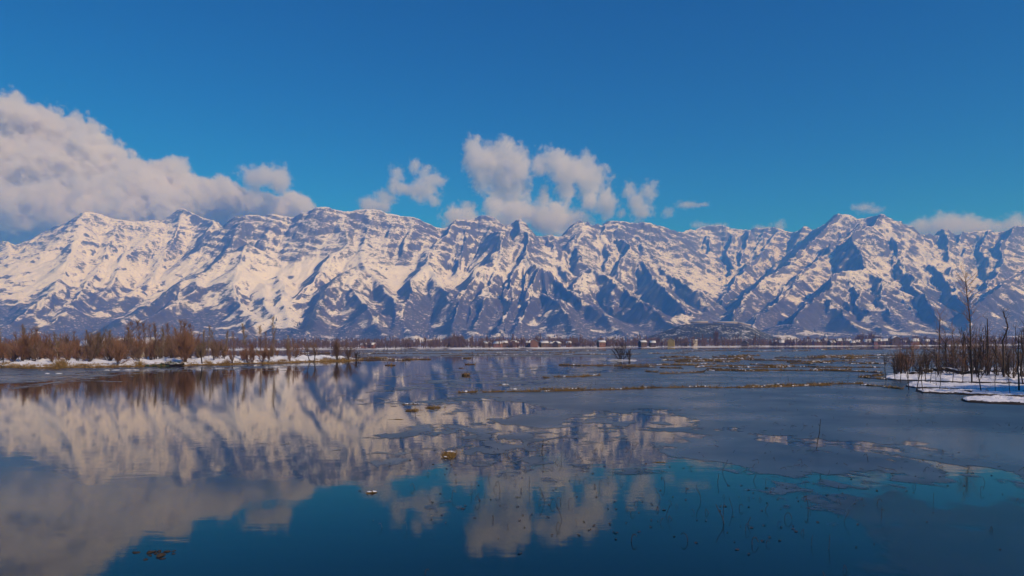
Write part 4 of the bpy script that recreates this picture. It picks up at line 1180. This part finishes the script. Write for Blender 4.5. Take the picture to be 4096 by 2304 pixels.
island_line(4074, 1553, [(4075, 1500), (4072, 1430), (4074, 1345)], .08, 24, .5, 'slim knob-headed pollard on the front snow bed', 7)
island_line(4092, 1535, [(4090, 1480), (4096, 1410), (4090, 1330)], .07, 24, .5, 'slim forked pollard beside the slim knob-headed one', 8)
island_line(3900, 1500, [(3903, 1450), (3905, 1400), (3898, 1392)], .12, 14, .5, 'short thick bent stump at the foot of the tallest island willow', 9)
island_line(3920, 1558, [(3914, 1500), (3922, 1440), (3918, 1392)], .045, 20, .5, 'thin bent sapling rooted on the front snow bed', 10)
island_line(4030, 1512, [(4036, 1440), (4044, 1400)], .07, 20, .5, 'leaning sapling right of the hooked pollard', 11)
island_line(3892, 1480, [(3898, 1400), (3905, 1320)], .06, 24, .6, 'side shoot trunk rising beside the tallest island willow', 12)
for i_, (px, py, top) in enumerate(((4030, 1500, 1330), (4052, 1515, 1362), (4066, 1496, 1312), (4084, 1508, 1350), (4098, 1500, 1300), (3978, 1500, 1352), (3925, 1494, 1345), (4112, 1520, 1330), (3820, 1490, 1372))):
    x2 = px + (7 if i_ % 2 else -6)
    island_line(px, py, [(px + 2, (py + top) / 2 + 20), (x2, (py + top) / 2 - 15), (px + (x2 - px) * .4, top)], .07, 34, .7, 'slim crooked bare trunk in the crowd ' + ('around the hooked pollard' if px > 3990 else 'near the stout double-stemmed pollard' if px > 3900 else 'behind the thick fallen log'), 40 + i_, M_twig_b if i_ % 2 else M_twig_d)['group'] = 'slim trunks crowding the island'
pol = [pollard_meshes(500 + i, 2.4, .05, 26, .16, True, .28) for i in range(5)]
bsh = [bush_meshes(520 + i, 2.6, .34, 5, 12, 4, .035, .007) for i in range(4)]
rg = random.Random(77)
def izone(px):
    return next(z for a_, z in ((3600, 'at the pointed outer tip'), (3680, 'between the pointed tip and the bushy-topped willow'), (3790, 'around the bushy-topped willow'), (3845, 'by the thick fallen log'), (3915, 'around the tallest knobbly willow'), (3980, 'around the stout double-stemmed pollard'), (4050, 'around the hooked pollard'), (9999, 'beside the slim knob-headed pollard')) if px < a_)
G_isl = 'bare saplings and bushes on the snowy island'
for i in range(80):
    px = rg.uniform(3530, 4140); py = rg.uniform(1484, 1500) + (px - 3530) * rg.uniform(-.012, .035)
    v = on_bed(px, py)
    if v.z < .02: continue
    top = rg.uniform(1372, 1442) - (rg.uniform(0, 75) if px > 3780 and rg.random() < .45 else 0)
    h = max(h_for(px, v, top), .8)
    if rg.random() < .5:
        tree('pollard_willow', pol[rg.randrange(5)], v, M_bark, rg.choice((M_twig_d, M_twig_b)), '%s crooked leafless pollard on the island %s' % ('tall' if h > 2.6 else 'short', izone(px)), G_isl, h / 2.5, rg.uniform(0, 6.3))
    else:
        tree('willow_bush', bsh[rg.randrange(4)], v, M_bark, rg.choice((M_twig_r, M_twig_b, M_twig_d)), '%s twiggy leafless bush on the island %s' % ('tall' if h > 2.6 else 'low', izone(px)), G_isl, h / 2.5, rg.uniform(0, 6.3))
for px, py, top in ((3636, 1545, 1400), (3664, 1545, 1402), (3691, 1551, 1440), (3757, 1551, 1452), (3720, 1528, 1420), (3745, 1535, 1470), (3980, 1562, 1480), (4040, 1566, 1470), (3850, 1530, 1440), (3700, 1520, 1400), (3600, 1515, 1400), (3580, 1512, 1405), (3545, 1510, 1395), (3810, 1528, 1410)):
    v = on_bed(px, py); h = h_for(px, v, top)
    tree('willow_sapling', pol[rg.randrange(5)], v, M_bark, M_twig_d, 'thin crooked sapling at the snowy bed rim ' + izone(px), 'saplings along the rims of the snow beds', h / 2.5, rg.uniform(0, 6.3), .62)
# fallen log under snow
v = on_bed(3838, 1500)
e = empty('fallen_log', v, R(-20)); tag(e, 'thick fallen tree trunk half under snow among the island pollards', 'log')
obj('trunk', seg_mesh('trunk', [(Vector((-.9, 0, .55)), Vector((0, 0, .3)), .16, .2), (Vector((0, 0, .3)), Vector((.8, .1, .12)), .2, .26), (Vector((.8, .1, .12)), Vector((1.0, .1, .1)), .26, .05), (Vector((-1.3, 0, .5)), Vector((-.9, 0, .55)), .05, .16)], 8), M_bark, e)
s_ = obj('snow_cover', lump_mesh('snow_cover', 9, .9, .15, .14), M_snow, e); s_.location = (-.25, 0, .5); s_.rotation_euler = (0, R(18), 0)
# snow-dusted brush and earth heaps behind
for i, (px, py, w) in enumerate(((3700, 1490, .8), (3760, 1486, 1.0), (3800, 1488, .7), (3985, 1490, .9), (4070, 1500, .8), (3870, 1560, .3), (3660, 1497, .6), (3910, 1492, .8))):
    v = on_bed(px, py); e = empty('brush_heap', v); tag(e, 'low dark heap of brushwood dusted with snow on the island', 'heap', 'brushwood heaps on the island')
    obj('heap', lump_mesh('heap', 20 + i, w, w * .6, w * .38, rough=.6), M_soil, e)
    s_ = obj('snow_cover', lump_mesh('snow_cover', 40 + i, w * .7, w * .4, w * .2, rough=.6), M_snow, e); s_.location = (.1, .05, w * .25)
# unseen bed and willows, added on the sunny side to shade the snow beds
bed_e, hE = bank('garden_bed', [Vector((29.5, 35, 0)), Vector((40, 34, 0)), Vector((62, 36, 0))], [Vector((43, 53.5, 0)), Vector((52, 56, 0)), Vector((72, 62, 0))], .35, 60, 40, 36, edge=.06, rough=.35, mat=M_bed, nsc=1.6)
shade_b = bush_meshes(560, 9.0, .30, 14, 44, 8, .10, .03)
for i in range(7):
    y = rg.uniform(36, 47); x = y * rg.uniform(1.02, 1.25)
    tree('willow_tree', shade_b, Vector((x, y, .3)), M_bark, M_twig_d, 'tall bare willow added out of view to shade the island beds', 'added willows out of view shading the island beds', rg.uniform(.9, 1.25), rg.uniform(0, 6))

# ------------------------------------------------------------------ weed strips of the floating gardens
def strip(pts, label, group=None, snow=.5, wk=1.0, straw=.5, seed=0, name='weed_strip', hk=1.0):
    P = [on_water(a, b) for a, b in pts]
    org = P[0]; rg_ = random.Random(seed * 7 + 1)
    Ym = sum(p.y for p in P) / len(P)
    dY = Ym * Ym / (CAMH * F)
    w = (.35 + 1.1 * dY) * wk * (1.35 if Ym > 90 else 1.0); hgt = (.05 + .0011 * Ym) * hk
    step_ = max(.25, Ym / 260)
    cs = []
    for a, b in zip(P[:-1], P[1:]):
        n = max(1, int((b - a).length / step_))
        cs += [a.lerp(b, k / n) for k in range(n)]
    cs.append(P[-1]); m = len(cs)
    xs = np.array([c.x for c in cs]); ys = np.array([c.y for c in cs])
    tx = np.gradient(xs); ty = np.gradient(ys); ln = np.hypot(tx, ty) + 1e-9
    nx, ny = -ty / ln, tx / ln
    ws = w * .5 * (.75 + .9 * fbm(xs / (step_ * 7), ys / (step_ * 7) + seed, 3, seed + 3)); hs_ = hgt * (.8 + .9 * fbm(xs / (step_ * 4), ys / (step_ * 4), 3, seed + 8))
    ws = np.maximum(ws, .08) * np.minimum(1, np.minimum(np.arange(m) + .3, m - .7 - np.arange(m)) / 3); hs_ = np.maximum(hs_, .01)
    V = []; cols = ((-1, -.06), (-.75, .55), (0, 1.0), (.75, .55), (1, -.06))
    for o_, z in cols:
        V.append(np.stack([xs - org.x + nx * ws * o_, ys - org.y + ny * ws * o_, np.where(z > 0, hs_ * z, -.05)], -1))
    V = np.stack(V, 1).reshape(-1, 3)
    k = np.arange(m * 5).reshape(m, 5)
    Fq = np.stack([k[:-1, :-1], k[1:, :-1], k[1:, 1:], k[:-1, 1:]], -1).reshape(-1, 4)
    e = empty(name, (org.x, org.y, 0)); tag(e, label, 'weeds', group)
    obj('weed_mat', mesh_np('weed_mat', V, Fq), M_weed, e)
    sp = []
    for i in range(int(m * 2.2 * straw) + 4):
        j = rg_.randrange(m); o_ = rg_.uniform(-.9, .9)
        sp.append((xs[j] - org.x + nx[j] * ws[j] * o_, ys[j] - org.y + ny[j] * ws[j] * o_ + 0, hs_[j] * (1 - abs(o_)) , hgt * rg_.uniform(.8, 2.8)))
    g_ = obj('dead_grass', grass_mesh('dead_grass', sp, seed, n=6, w=.006 + Ym * .00012), M_straw, e)
    # snow: drifted caps along the crest
    SV = []; SF = []; i = 0
    fs = fbm(xs / (step_ * 9) + 5.5, ys / (step_ * 9), 3, seed + 31)
    thr = np.quantile(fs, 1 - snow) if 0 < snow < 1 else (9 if snow <= 0 else -9)
    for j in range(m - 1):
        if fs[j] < thr or rg_.random() < .3: continue
        L = step_ * rg_.uniform(.25, .75); wd = ws[j] * rg_.uniform(.2, .8); zh = hgt * rg_.uniform(.1, .45)
        cx, cy = xs[j] - org.x + nx[j] * ws[j] * rg_.uniform(-.2, .5), ys[j] - org.y + ny[j] * ws[j] * rg_.uniform(-.2, .5)
        b_ = len(SV)
        for a in range(6):
            an = a * math.pi / 3; SV.append((cx + math.cos(an) * L * rg_.uniform(.8, 1.2), cy + math.sin(an) * wd * rg_.uniform(.8, 1.2), hs_[j] * .5))
        for a in range(6):
            an = a * math.pi / 3; SV.append((cx + math.cos(an) * L * .55, cy + math.sin(an) * wd * .55, hs_[j] + zh))
        SF += [(b_ + a, b_ + (a + 1) % 6, b_ + 6 + (a + 1) % 6, b_ + 6 + a) for a in range(6)] + [(b_ + 6, b_ + 7, b_ + 8, b_ + 9), (b_ + 6, b_ + 9, b_ + 10, b_ + 11)]
    if SV:
        s_ = obj('snow_cover', mesh_np('snow_cover', SV, SF), M_snow, e)
        if len(SV) > 30: s_['kind'] = 'stuff'
    g_['kind'] = 'stuff'
    return e
G_s = 'weed strips of the drowned gardens'
NEAR = 'piece of the long brown weed strip crossing the ice below the open pool'
for i, (pts, sn) in enumerate((([(1835, 1571), (1905, 1570)], .2), ([(1930, 1570), (2016, 1568)], .15), ([(2025, 1568), (2100, 1567), (2160, 1567)], .1), ([(2182, 1567), (2340, 1562), (2575, 1556)], .15), ([(2160, 1559), (2250, 1558), (2340, 1556)], .35),
                               ([(2500, 1556), (2580, 1553), (2700, 1551), (2842, 1549)], .5), ([(2840, 1552), (3060, 1550), (3200, 1545), (3322, 1542)], .35), ([(2980, 1547), (3150, 1541), (3300, 1537), (3452, 1536)], .4), ([(3440, 1541), (3520, 1546), (3605, 1557)], .4))):
    strip(pts, NEAR, 'pieces of the long near weed strip', sn, .75, 1.0, 100 + i)
def szone(px, py):
    if px < 2000: return 'near the tip of the wooded bank' if px < 1750 else 'on the open pool'
    if py > 1485: return 'beside the snowy island' if px > 3300 else 'between the long weed strip and the lone flooded bush'
    return 'around the lone flooded bush' if px < 2620 else 'in the plots before the yellow house' if px < 2900 else 'in the plots before the long row of shore houses' if px < 3300 else 'behind the snowy island'
UP = 'low strip of brown weeds and snow floating between icy garden plots'
for i, (pts, sn, wk) in enumerate((
    ([(2215, 1509), (2300, 1508), (2400, 1503)], .25, .7), ([(2176, 1511), (2196, 1511)], 0, .7), ([(2583, 1487), (2627, 1490)], 0, .6), ([(2640, 1496), (2700, 1494), (2760, 1492), (2812, 1490)], .5, .7),
    ([(2330, 1464), (2420, 1463), (2520, 1462), (2640, 1462)], .45, .8), ([(2640, 1462), (2740, 1460), (2860, 1457)], .75, .8), ([(2470, 1467), (2560, 1469), (2622, 1470)], .3, .6), ([(2640, 1472), (2732, 1474)], .05, .7), ([(2235, 1460), (2322, 1464)], .3, .6),
    ([(2650, 1442), (2760, 1439), (2900, 1438), (3010, 1439)], .8, .9), ([(3000, 1440), (3100, 1442), (3200, 1446)], .3, 1.0), ([(2700, 1447), (2900, 1446)], .3, .6), ([(2782, 1470), (2870, 1466), (2985, 1463)], .45, .8), ([(3000, 1459), (3100, 1464), (3180, 1468)], .5, .7), ([(2830, 1478), (2960, 1480), (3100, 1483), (3290, 1484)], .55, .5),
    ([(3300, 1484), (3380, 1486), (3460, 1488)], .15, .6), ([(3080, 1468), (3200, 1469), (3380, 1471), (3520, 1471)], .4, .7), ([(3440, 1509), (3490, 1505), (3532, 1502)], .4, .6), ([(3440, 1511), (3500, 1515), (3545, 1519)], .4, .6), ([(3465, 1489), (3525, 1493)], .5, .6),
    ([(3200, 1449), (3300, 1446), (3420, 1444)], .6, .8), ([(3280, 1432), (3360, 1429), (3460, 1424)], .5, .9), ([(3460, 1424), (3560, 1422), (3680, 1424)], .5, .9), ([(3100, 1432), (3200, 1433), (3290, 1434)], .5, .7), ([(3380, 1434), (3500, 1433), (3700, 1432), (3900, 1433), (4150, 1434)], .6, .7), ([(3680, 1424), (3850, 1420), (4200, 1418)], .5, .9), ([(3400, 1453), (3500, 1455)], .5, .5),
    ([(1440, 1434), (1480, 1432), (1560, 1437)], .5, .5), ([(1440, 1441), (1560, 1440), (1640, 1441)], .5, .5), ([(1620, 1438), (1700, 1438), (1722, 1438)], .1, .6), ([(1852, 1434), (1884, 1434)], .6, .6), ([(1860, 1458), (1898, 1458)], .3, .5), ([(1540, 1462), (1580, 1462)], 0, .5),
    ([(2640, 1431), (2660, 1431)], 0, .8), ([(2880, 1425), (2910, 1425)], 0, .8), ([(2960, 1422), (2995, 1422)], 0, .8))):
    strip(pts, '%s floating weed strip %s' % ('snow-whitened' if sn > .55 else 'snow-flecked brown' if sn > .2 else 'bare brown', szone(pts[0][0], pts[0][1])), G_s, sn, wk, 1.0, 200 + i)
for i in range(26):
    py = 1424 + 62 * rg.random() ** 1.4; px = rg.uniform(2640, 3480); L_ = rg.uniform(40, 170)
    sn = rg.choice((.1, .3, .5, .8))
    strip([(px, py), (px + L_ * .5, py + rg.uniform(-1.2, 1.2)), (px + L_, py + rg.uniform(-2, 2))], '%s floating weed strip %s' % ('snow-whitened' if sn > .55 else 'snow-flecked brown' if sn > .2 else 'bare brown', szone(px, py)), G_s, sn, rg.uniform(.35, .8), 1.0, 260 + i)
FARS = 'thin far ribbon of snow and weeds lying flat before the far shore'
for i, (pts, sn) in enumerate((([(1440, 1416), (1540, 1416), (1640, 1415)], .95), ([(1650, 1416), (1800, 1415), (2000, 1414), (2300, 1412)], .55), ([(1765, 1423), (1900, 1422), (2100, 1421), (2330, 1420)], .7), ([(2330, 1419), (2450, 1419), (2560, 1417)], .6), ([(2595, 1415), (2750, 1413)], .9),
    ([(2720, 1406), (2860, 1404), (2960, 1403)], .3), ([(2960, 1407), (3080, 1406), (3240, 1404)], .6), ([(1500, 1406), (1700, 1405), (1850, 1404)], .3), ([(1900, 1404), (2100, 1403), (2260, 1402)], .3), ([(3290, 1400), (3500, 1398), (3900, 1396), (4250, 1394)], .6), ([(1200, 1414), (1320, 1414)], .8), ([(980, 1408), (1120, 1407)], .8), ([(2280, 1406), (2420, 1404)], .4))):
    strip(pts, FARS, 'thin ribbons before the far shore', sn, .5, .7, 300 + i, hk=.8)

# ------------------------------------------------------------------ lone bush on its snow patch
v = on_water(2482, 1443)
e = empty('snow_patch', (v.x, v.y, 0)); tag(e, 'small snow-covered islet under the lone dark bush', 'islet')
obj('earth', lump_mesh('earth', 61, 3.4, 1.6, .12), M_soil, e)
s_ = obj('snow_cover', lump_mesh('snow_cover', 62, 2.9, 1.3, .22), M_snow, e); s_.location = (-.1, .1, .04)
lone = bush_meshes(600, 4.8, .48, 9, 14, 3, .13, .02)
tree('willow_bush', lone, Vector((v.x + .2, v.y, .1)), M_bark, M_twig_d, 'lone dark many-stemmed bush standing in the flooded gardens', None, .98, .6, .85)
lone2 = bush_meshes(601, 3.6, .40, 4, 12, 3, .13, .02)
tree('willow_bush', lone2, Vector((v.x + 2.0, v.y - .6, .02)), M_bark, M_twig_d, 'smaller dark bush leaning away beside the lone flooded bush', None, .9, 2.2, .9)
for i, (px, py, h) in enumerate(((1535, 1416, 5), (1547, 1416, 6), (1605, 1416, 5), (1620, 1417, 6), (1585, 1415, 4))):
    v = on_water(px, py)
    tree('willow_sapling', pol[i], v, M_bark, M_twig_d, 'thin dark sapling on the far snow ribbon left of the village', 'thin saplings on the far snow ribbon', h / 2.5, i * 1.3, .7)
for px, py, h in ((2732, 1428, 1.8), (2706, 1420, 1.0)):
    v = on_water(px, py)
    tree('dead_stump', pol[1], v, M_bark, M_twig_d, 'small dark stump standing in the water before the far poplars', 'stumps in the water before the far poplars', h / 2.5, 0, 1.0)

# ------------------------------------------------------------------ floating clumps
def clump(px, py, rx, ry, h, lumps, snows, label, seed, grass=40, gh=.12, green=False, name='weed_clump'):
    v = on_water(px, py); e = empty(name, v); tag(e, label, 'weeds')
    rg_ = random.Random(seed)
    for i in range(lumps):
        x, y = rg_.uniform(-.6, .6) * rx, rg_.uniform(-.6, .6) * ry
        o_ = obj('weed_mat', lump_mesh('weed_mat', seed + i, rx * rg_.uniform(.35, .6), ry * rg_.uniform(.35, .6), h * rg_.uniform(.5, 1), 12, 4, .7), M_weed, e); o_.location = (x, y, -.01)
    for i, (x, y, r_) in enumerate(snows):
        r_ *= .7
        o_ = obj('snow_cover', lump_mesh('snow_cover', seed + 50 + i, r_, r_ * .6, min(r_ * .32, .07), 12, 4, .6), M_snow, e); o_.location = (x, y, h * .55)
    sp = [(rg_.gauss(0, .42) * rx, rg_.gauss(0, .42) * ry, h * .4, gh * rg_.uniform(.5, 1.2)) for i in range(grass)]
    g_ = obj('dead_grass', grass_mesh('dead_grass', sp, seed, n=6, w=.005, spread=.9), M_straw, e); g_['kind'] = 'stuff'
    return e
clump(1652, 1642, .42, .55, .07, 5, [], 'round mossy brown weed clump with a thin stick through it', 700, 60)
clump(1645, 1618, .55, .30, .05, 4, [(-.3, 0, .18), (0, 0, .12), (.2, 0, .15), (.42, 0, .08)], 'flat weed raft carrying a row of small snow lumps', 720, 14)
clump(1730, 1632, .5, .35, .06, 4, [], 'sprawling dark brown weed clump right of the mossy one', 740, 50, .2)
clump(1795, 1822, .24, .62, .07, 8, [(0, .45, .16), (-.05, .38, .12), (.08, .4, .12), (0, -.05, .08), (-.08, -.5, .07)], 'large ochre weed tuft with snow caps in open water', 760, 110, .14)
clump(1482, 1972, .16, .14, .05, 4, [(-.05, 0, .08), (.06, .02, .09)], 'small dark weed raft with two white snow lumps', 780, 16, .06)
clump(1865, 1502, .8, .9, .3, 3, [(.1, .2, .3)], 'rounded straw hummock alone on the open pool', 800, 50, .35)
clump(1850, 1473, .7, .5, .12, 3, [], 'tiny brown hummock farther out on the open pool', 820, 20, .2)
clump(1585, 1678, .5, .2, .02, 4, [], 'thin floating weed streak below the snow-lump raft', 840, 12, .05)
clump(2640, 1850, .3, .1, .02, 4, [], 'thin floating weed streak near the edge of the ice', 850, 14, .06)
clump(2015, 1540, .6, .7, .06, 3, [(0, 0, .25), (.3, .1, .18)], 'snow-topped weed lump just beyond the long weed strip', 860, 14, .1)
clump(2052, 1558, .5, .4, .04, 3, [(.1, 0, .25), (-.2, 0, .15)], 'small snow scrap beside the long weed strip', 870, 10, .1)
clump(1128, 1480, 1.0, .5, .05, 2, [(0, 0, .6), (.5, 0, .3)], 'snow-covered floe near the rim of the bank', 880, 6, .08)
clump(1150, 1461, 1.3, .6, .03, 2, [(-.6, 0, .6), (.2, 0, .6), (.9, 0, .3)], 'white floe edging the ice by the bank', 885, 4, .08)
clump(485, 1481, 3.0, .7, .02, 3, [(-2.2, 0, .7), (-.8, 0, .9), (.8, 0, .9), (2.2, 0, .7)], 'long white snow line on the dark ice by the bank', 890, 4, .05)
clump(215, 1495, 1.6, .5, .02, 2, [(-.9, 0, .5), (.7, 0, .6)], 'short white snow line on the dark ice by the bank', 895, 4, .05)
v = on_water(612, 2218)
e = empty('floating_leaves', v); tag(e, 'raft of dark curled dead leaves floating in deep blue water', 'leaves')
for i, (px, py, r_) in enumerate(((540, 2211, .06), (600, 2209, .08), (632, 2206, .06), (665, 2207, .06), (640, 2222, .10), (690, 2215, .05), (694, 2204, .04), (578, 2238, .05), (595, 2222, .05), (648, 2235, .05), (620, 2214, .05))):
    q = on_water(px, py) - v
    o_ = obj('leaf', lump_mesh('leaf', 900 + i, r_, r_ * .6, r_ * .32, 9, 3, .9), M_soil, e); o_.location = (q.x, q.y, -.004); o_.rotation_euler = (0, 0, i * 1.1)

# ------------------------------------------------------------------ stakes
def stake(px, py, top, lean, r, label, group=None, seed=0):
    v = on_water(px, py); rg_ = random.Random(seed)
    h = (py - top) / F * v.y
    S, pts = limb(rg_, Vector((0, 0, -.4)), Vector((lean, 0, 1)).normalized(), h + .4, r, 6, .14, .05, .5)
    for k in range(5):
        q, d, rr = pts[rg_.randrange(2, 6)]; S.append((q, q + rdir(rg_, d, .8) * r * 5, rr * .7, rr * .3))
    o_ = obj('wooden_stake', seg_mesh('wooden_stake', S, 6), M_bark); o_.location = v
    tag(o_, label, 'stake', group)
stake(2160, 1812, 1752, .06, .018, 'crooked stick poking out of the water below the broken ice', None, 1)
stake(3256, 1798, 1672, -.03, .016, 'straight knotted stick standing alone in the wide dark ice', None, 2)
G_st = 'thin sticks standing along the long weed strip'
for i, (px, py, top, ln_) in enumerate(((3152, 1527, 1500, .02), (3255, 1535, 1510, 0), (3385, 1535, 1496, .3), (3427, 1533, 1490, .15), (2928, 1523, 1503, 0), (2600, 1553, 1505, 0), (2192, 1563, 1540, -.15), (2360, 1555, 1525, 0), (1658, 1640, 1601, 0), (2380, 1540, 1520, .05), (2810, 1545, 1530, -.2), (3335, 1530, 1512, -.1))):
    stake(px, py, top, ln_, .018, 'thin dead stick standing upright near the long weed strip', G_st, 10 + i)
v = on_water(2815, 1490)
o_ = obj('driftwood_branch', seg_mesh('driftwood_branch', [(Vector((-.9, 0, .05)), Vector((0, 0, .12)), .12, .10), (Vector((0, 0, .12)), Vector((.55, 0, .55)), .09, .03), (Vector((-.3, 0, .1)), Vector((.2, .1, .3)), .05, .02)], 7), M_bark)
o_.location = v; tag(o_, 'broken branch raised at the end of a weed strip', 'branch')

# ------------------------------------------------------------------ dead lotus stems
rs = random.Random(99)
def stem_proto(kind, i):
    r_ = rs.uniform(.005, .0075)
    if kind == 'kinked':
        h = rs.uniform(.07, .16); w = rs.uniform(.03, .12); b = rs.uniform(.2, .8) * w
        P = [(0, -.05), (b * .4, h * .55), (b, h), (b + (w - b) * .6, h * .45), (w, -.05)]
    elif kind == 'curled':
        h = rs.uniform(.08, .18)
        P = [(h * .45 * math.cos(a) * (1 + .12 * math.sin(3 * a + i)), h * math.sin(a)) for a in np.linspace(-.35, rs.uniform(2.2, 3.3), 8)]
    elif kind == 'hooked':
        h = rs.uniform(.15, .3)
        P = [(0, -.05), (.02, h * .6), (.05, h), (.10, h * .92), (.13, h * .7)]
    else:
        h = rs.uniform(.15, .42); l = rs.gauss(0, .12)
        P = [(0, -.05), (l * .3 + rs.gauss(0, .008), h * .35), (l * .7, h * .7), (l, h)]
    pts = [Vector((x, rs.gauss(0, .008), z)) for x, z in P]
    return seg_mesh('stem', [(a, b, r_, r_ * .85) for a, b in zip(pts[:-1], pts[1:])], 4)
protos = {k: [stem_proto(k, i) for i in range(7)] for k in ('kinked', 'curled', 'hooked', 'upright')}
lab = {'kinked': 'dead lotus stem kinked into a diamond with its reflection', 'curled': 'dead lotus stem curled into a small loop over the water', 'hooked': 'dead lotus stem standing with a drooping hooked tip', 'upright': 'thin dead lotus stem leaning upright out of the water'}
M_stem = plain('dead_lotus_stem', (.075, .042, .028), (.03, .02, .016), 8.0)
def stem_dens(px, py):
    d = 0.0
    d += 1.0 * math.exp(-((px - 2250) / 420) ** 2 - ((py - 2000) / 130) ** 2)
    d += .9 * math.exp(-((px - 3000) / 420) ** 2 - ((py - 2040) / 130) ** 2)
    d += .5 * math.exp(-((px - 1750) / 250) ** 2 - ((py - 1950) / 110) ** 2)
    d += .5 * math.exp(-((px - 2100) / 500) ** 2 - ((py - 1780) / 70) ** 2)
    d += .3 * math.exp(-((px - 3700) / 450) ** 2 - ((py - 1900) / 220) ** 2)
    return d + .035 * (px > 1500)
def pick():
    while True:
        px = rs.uniform(1400, 4250); py = rs.uniform(1700, 2330)
        if rs.random() < stem_dens(px, py) * (.45 if py > 2200 else 1): return px, py
for i in range(150):
    k = rs.choice(('kinked', 'kinked', 'kinked', 'curled', 'curled', 'hooked', 'upright', 'upright'))
    px, py = pick()
    v = on_water(px, py); s = rs.uniform(.55, 1.0)
    o_ = obj('lotus_stem', rs.choice(protos[k]), M_stem); o_.location = v; o_.rotation_euler = (0, 0, rs.uniform(-.8, .8) + (math.pi if rs.random() < .5 else 0)); o_.scale = (s, s, s)
    tag(o_, lab[k], 'stem', 'dead lotus stems in the water')
# smaller stalks over the ice and scraps of leaf: uncountable
S = []
for i in range(480):
    px = rs.uniform(1950, 4300); py = 1560 + 330 * rs.random() ** 1.5
    if rs.random() > .35 + .5 * (px > 2900): continue
    v = on_water(px, py); h = rs.uniform(.03, .14); l = rs.gauss(0, .08)
    a = v; b = v + Vector((l, 0, h)); S.append((a, b, .006, .004))
    if rs.random() < .6: S.append((b, b + Vector((rs.gauss(0, .1), 0, -h * rs.uniform(.2, 1))), .006, .005))
for i in range(500):
    px = rs.uniform(2000, 3600); py = rs.uniform(1480, 1555)
    v = on_water(px, py); h = rs.uniform(.05, .25); S.append((v, v + Vector((rs.gauss(0, .06), 0, h)), .012, .008))
tag(obj('ice_stubble', seg_mesh('ice_stubble', S, 3), M_stem), 'stubble of tiny dead stalks sticking through the thin ice', 'stubble', kind='stuff')
V = []; Fq = []
for i in range(190):
    px, py = pick(); px += rs.gauss(0, 60); v = on_water(px, py)
    l = rs.uniform(.012, .045); w = l * rs.uniform(.15, .5); b = len(V); a = rs.gauss(0, .4)
    for k in range(6):
        t_ = k * math.pi / 3; x, y = l * math.cos(t_), w * math.sin(t_)
        V.append((v.x + x * math.cos(a) - y * math.sin(a), v.y + x * math.sin(a) + y * math.cos(a), .012 + .01 * math.sin(t_ * 2 + i)))
    Fq += [(b, b + 1, b + 2, b + 3), (b, b + 3, b + 4, b + 5)]
tag(obj('leaf_scraps', mesh_np('leaf_scraps', V, Fq), M_stem), 'dark scraps of dead leaf scattered on the water', 'leaf scraps', kind='stuff')
# dead grass poking through the snow of the beds
sp = []
for i in range(1000):
    px = rg.uniform(3540, 4300); py = rg.uniform(1485, 1545) if rg.random() < .5 else rg.choice((1545, 1556, 1572, 1580, 1608, 1614)) + (px - 3800) * .02 + rg.uniform(-3, 3)
    v = on_bed(px, py)
    if v.z > .03: sp.append((v.x, v.y, v.z, rg.uniform(.08, .3)))
tag(obj('dead_grass', grass_mesh('dead_grass', sp, 44, n=5, w=.006), M_straw), 'sparse dead grass poking through the snow of the island beds', 'grass', kind='stuff')
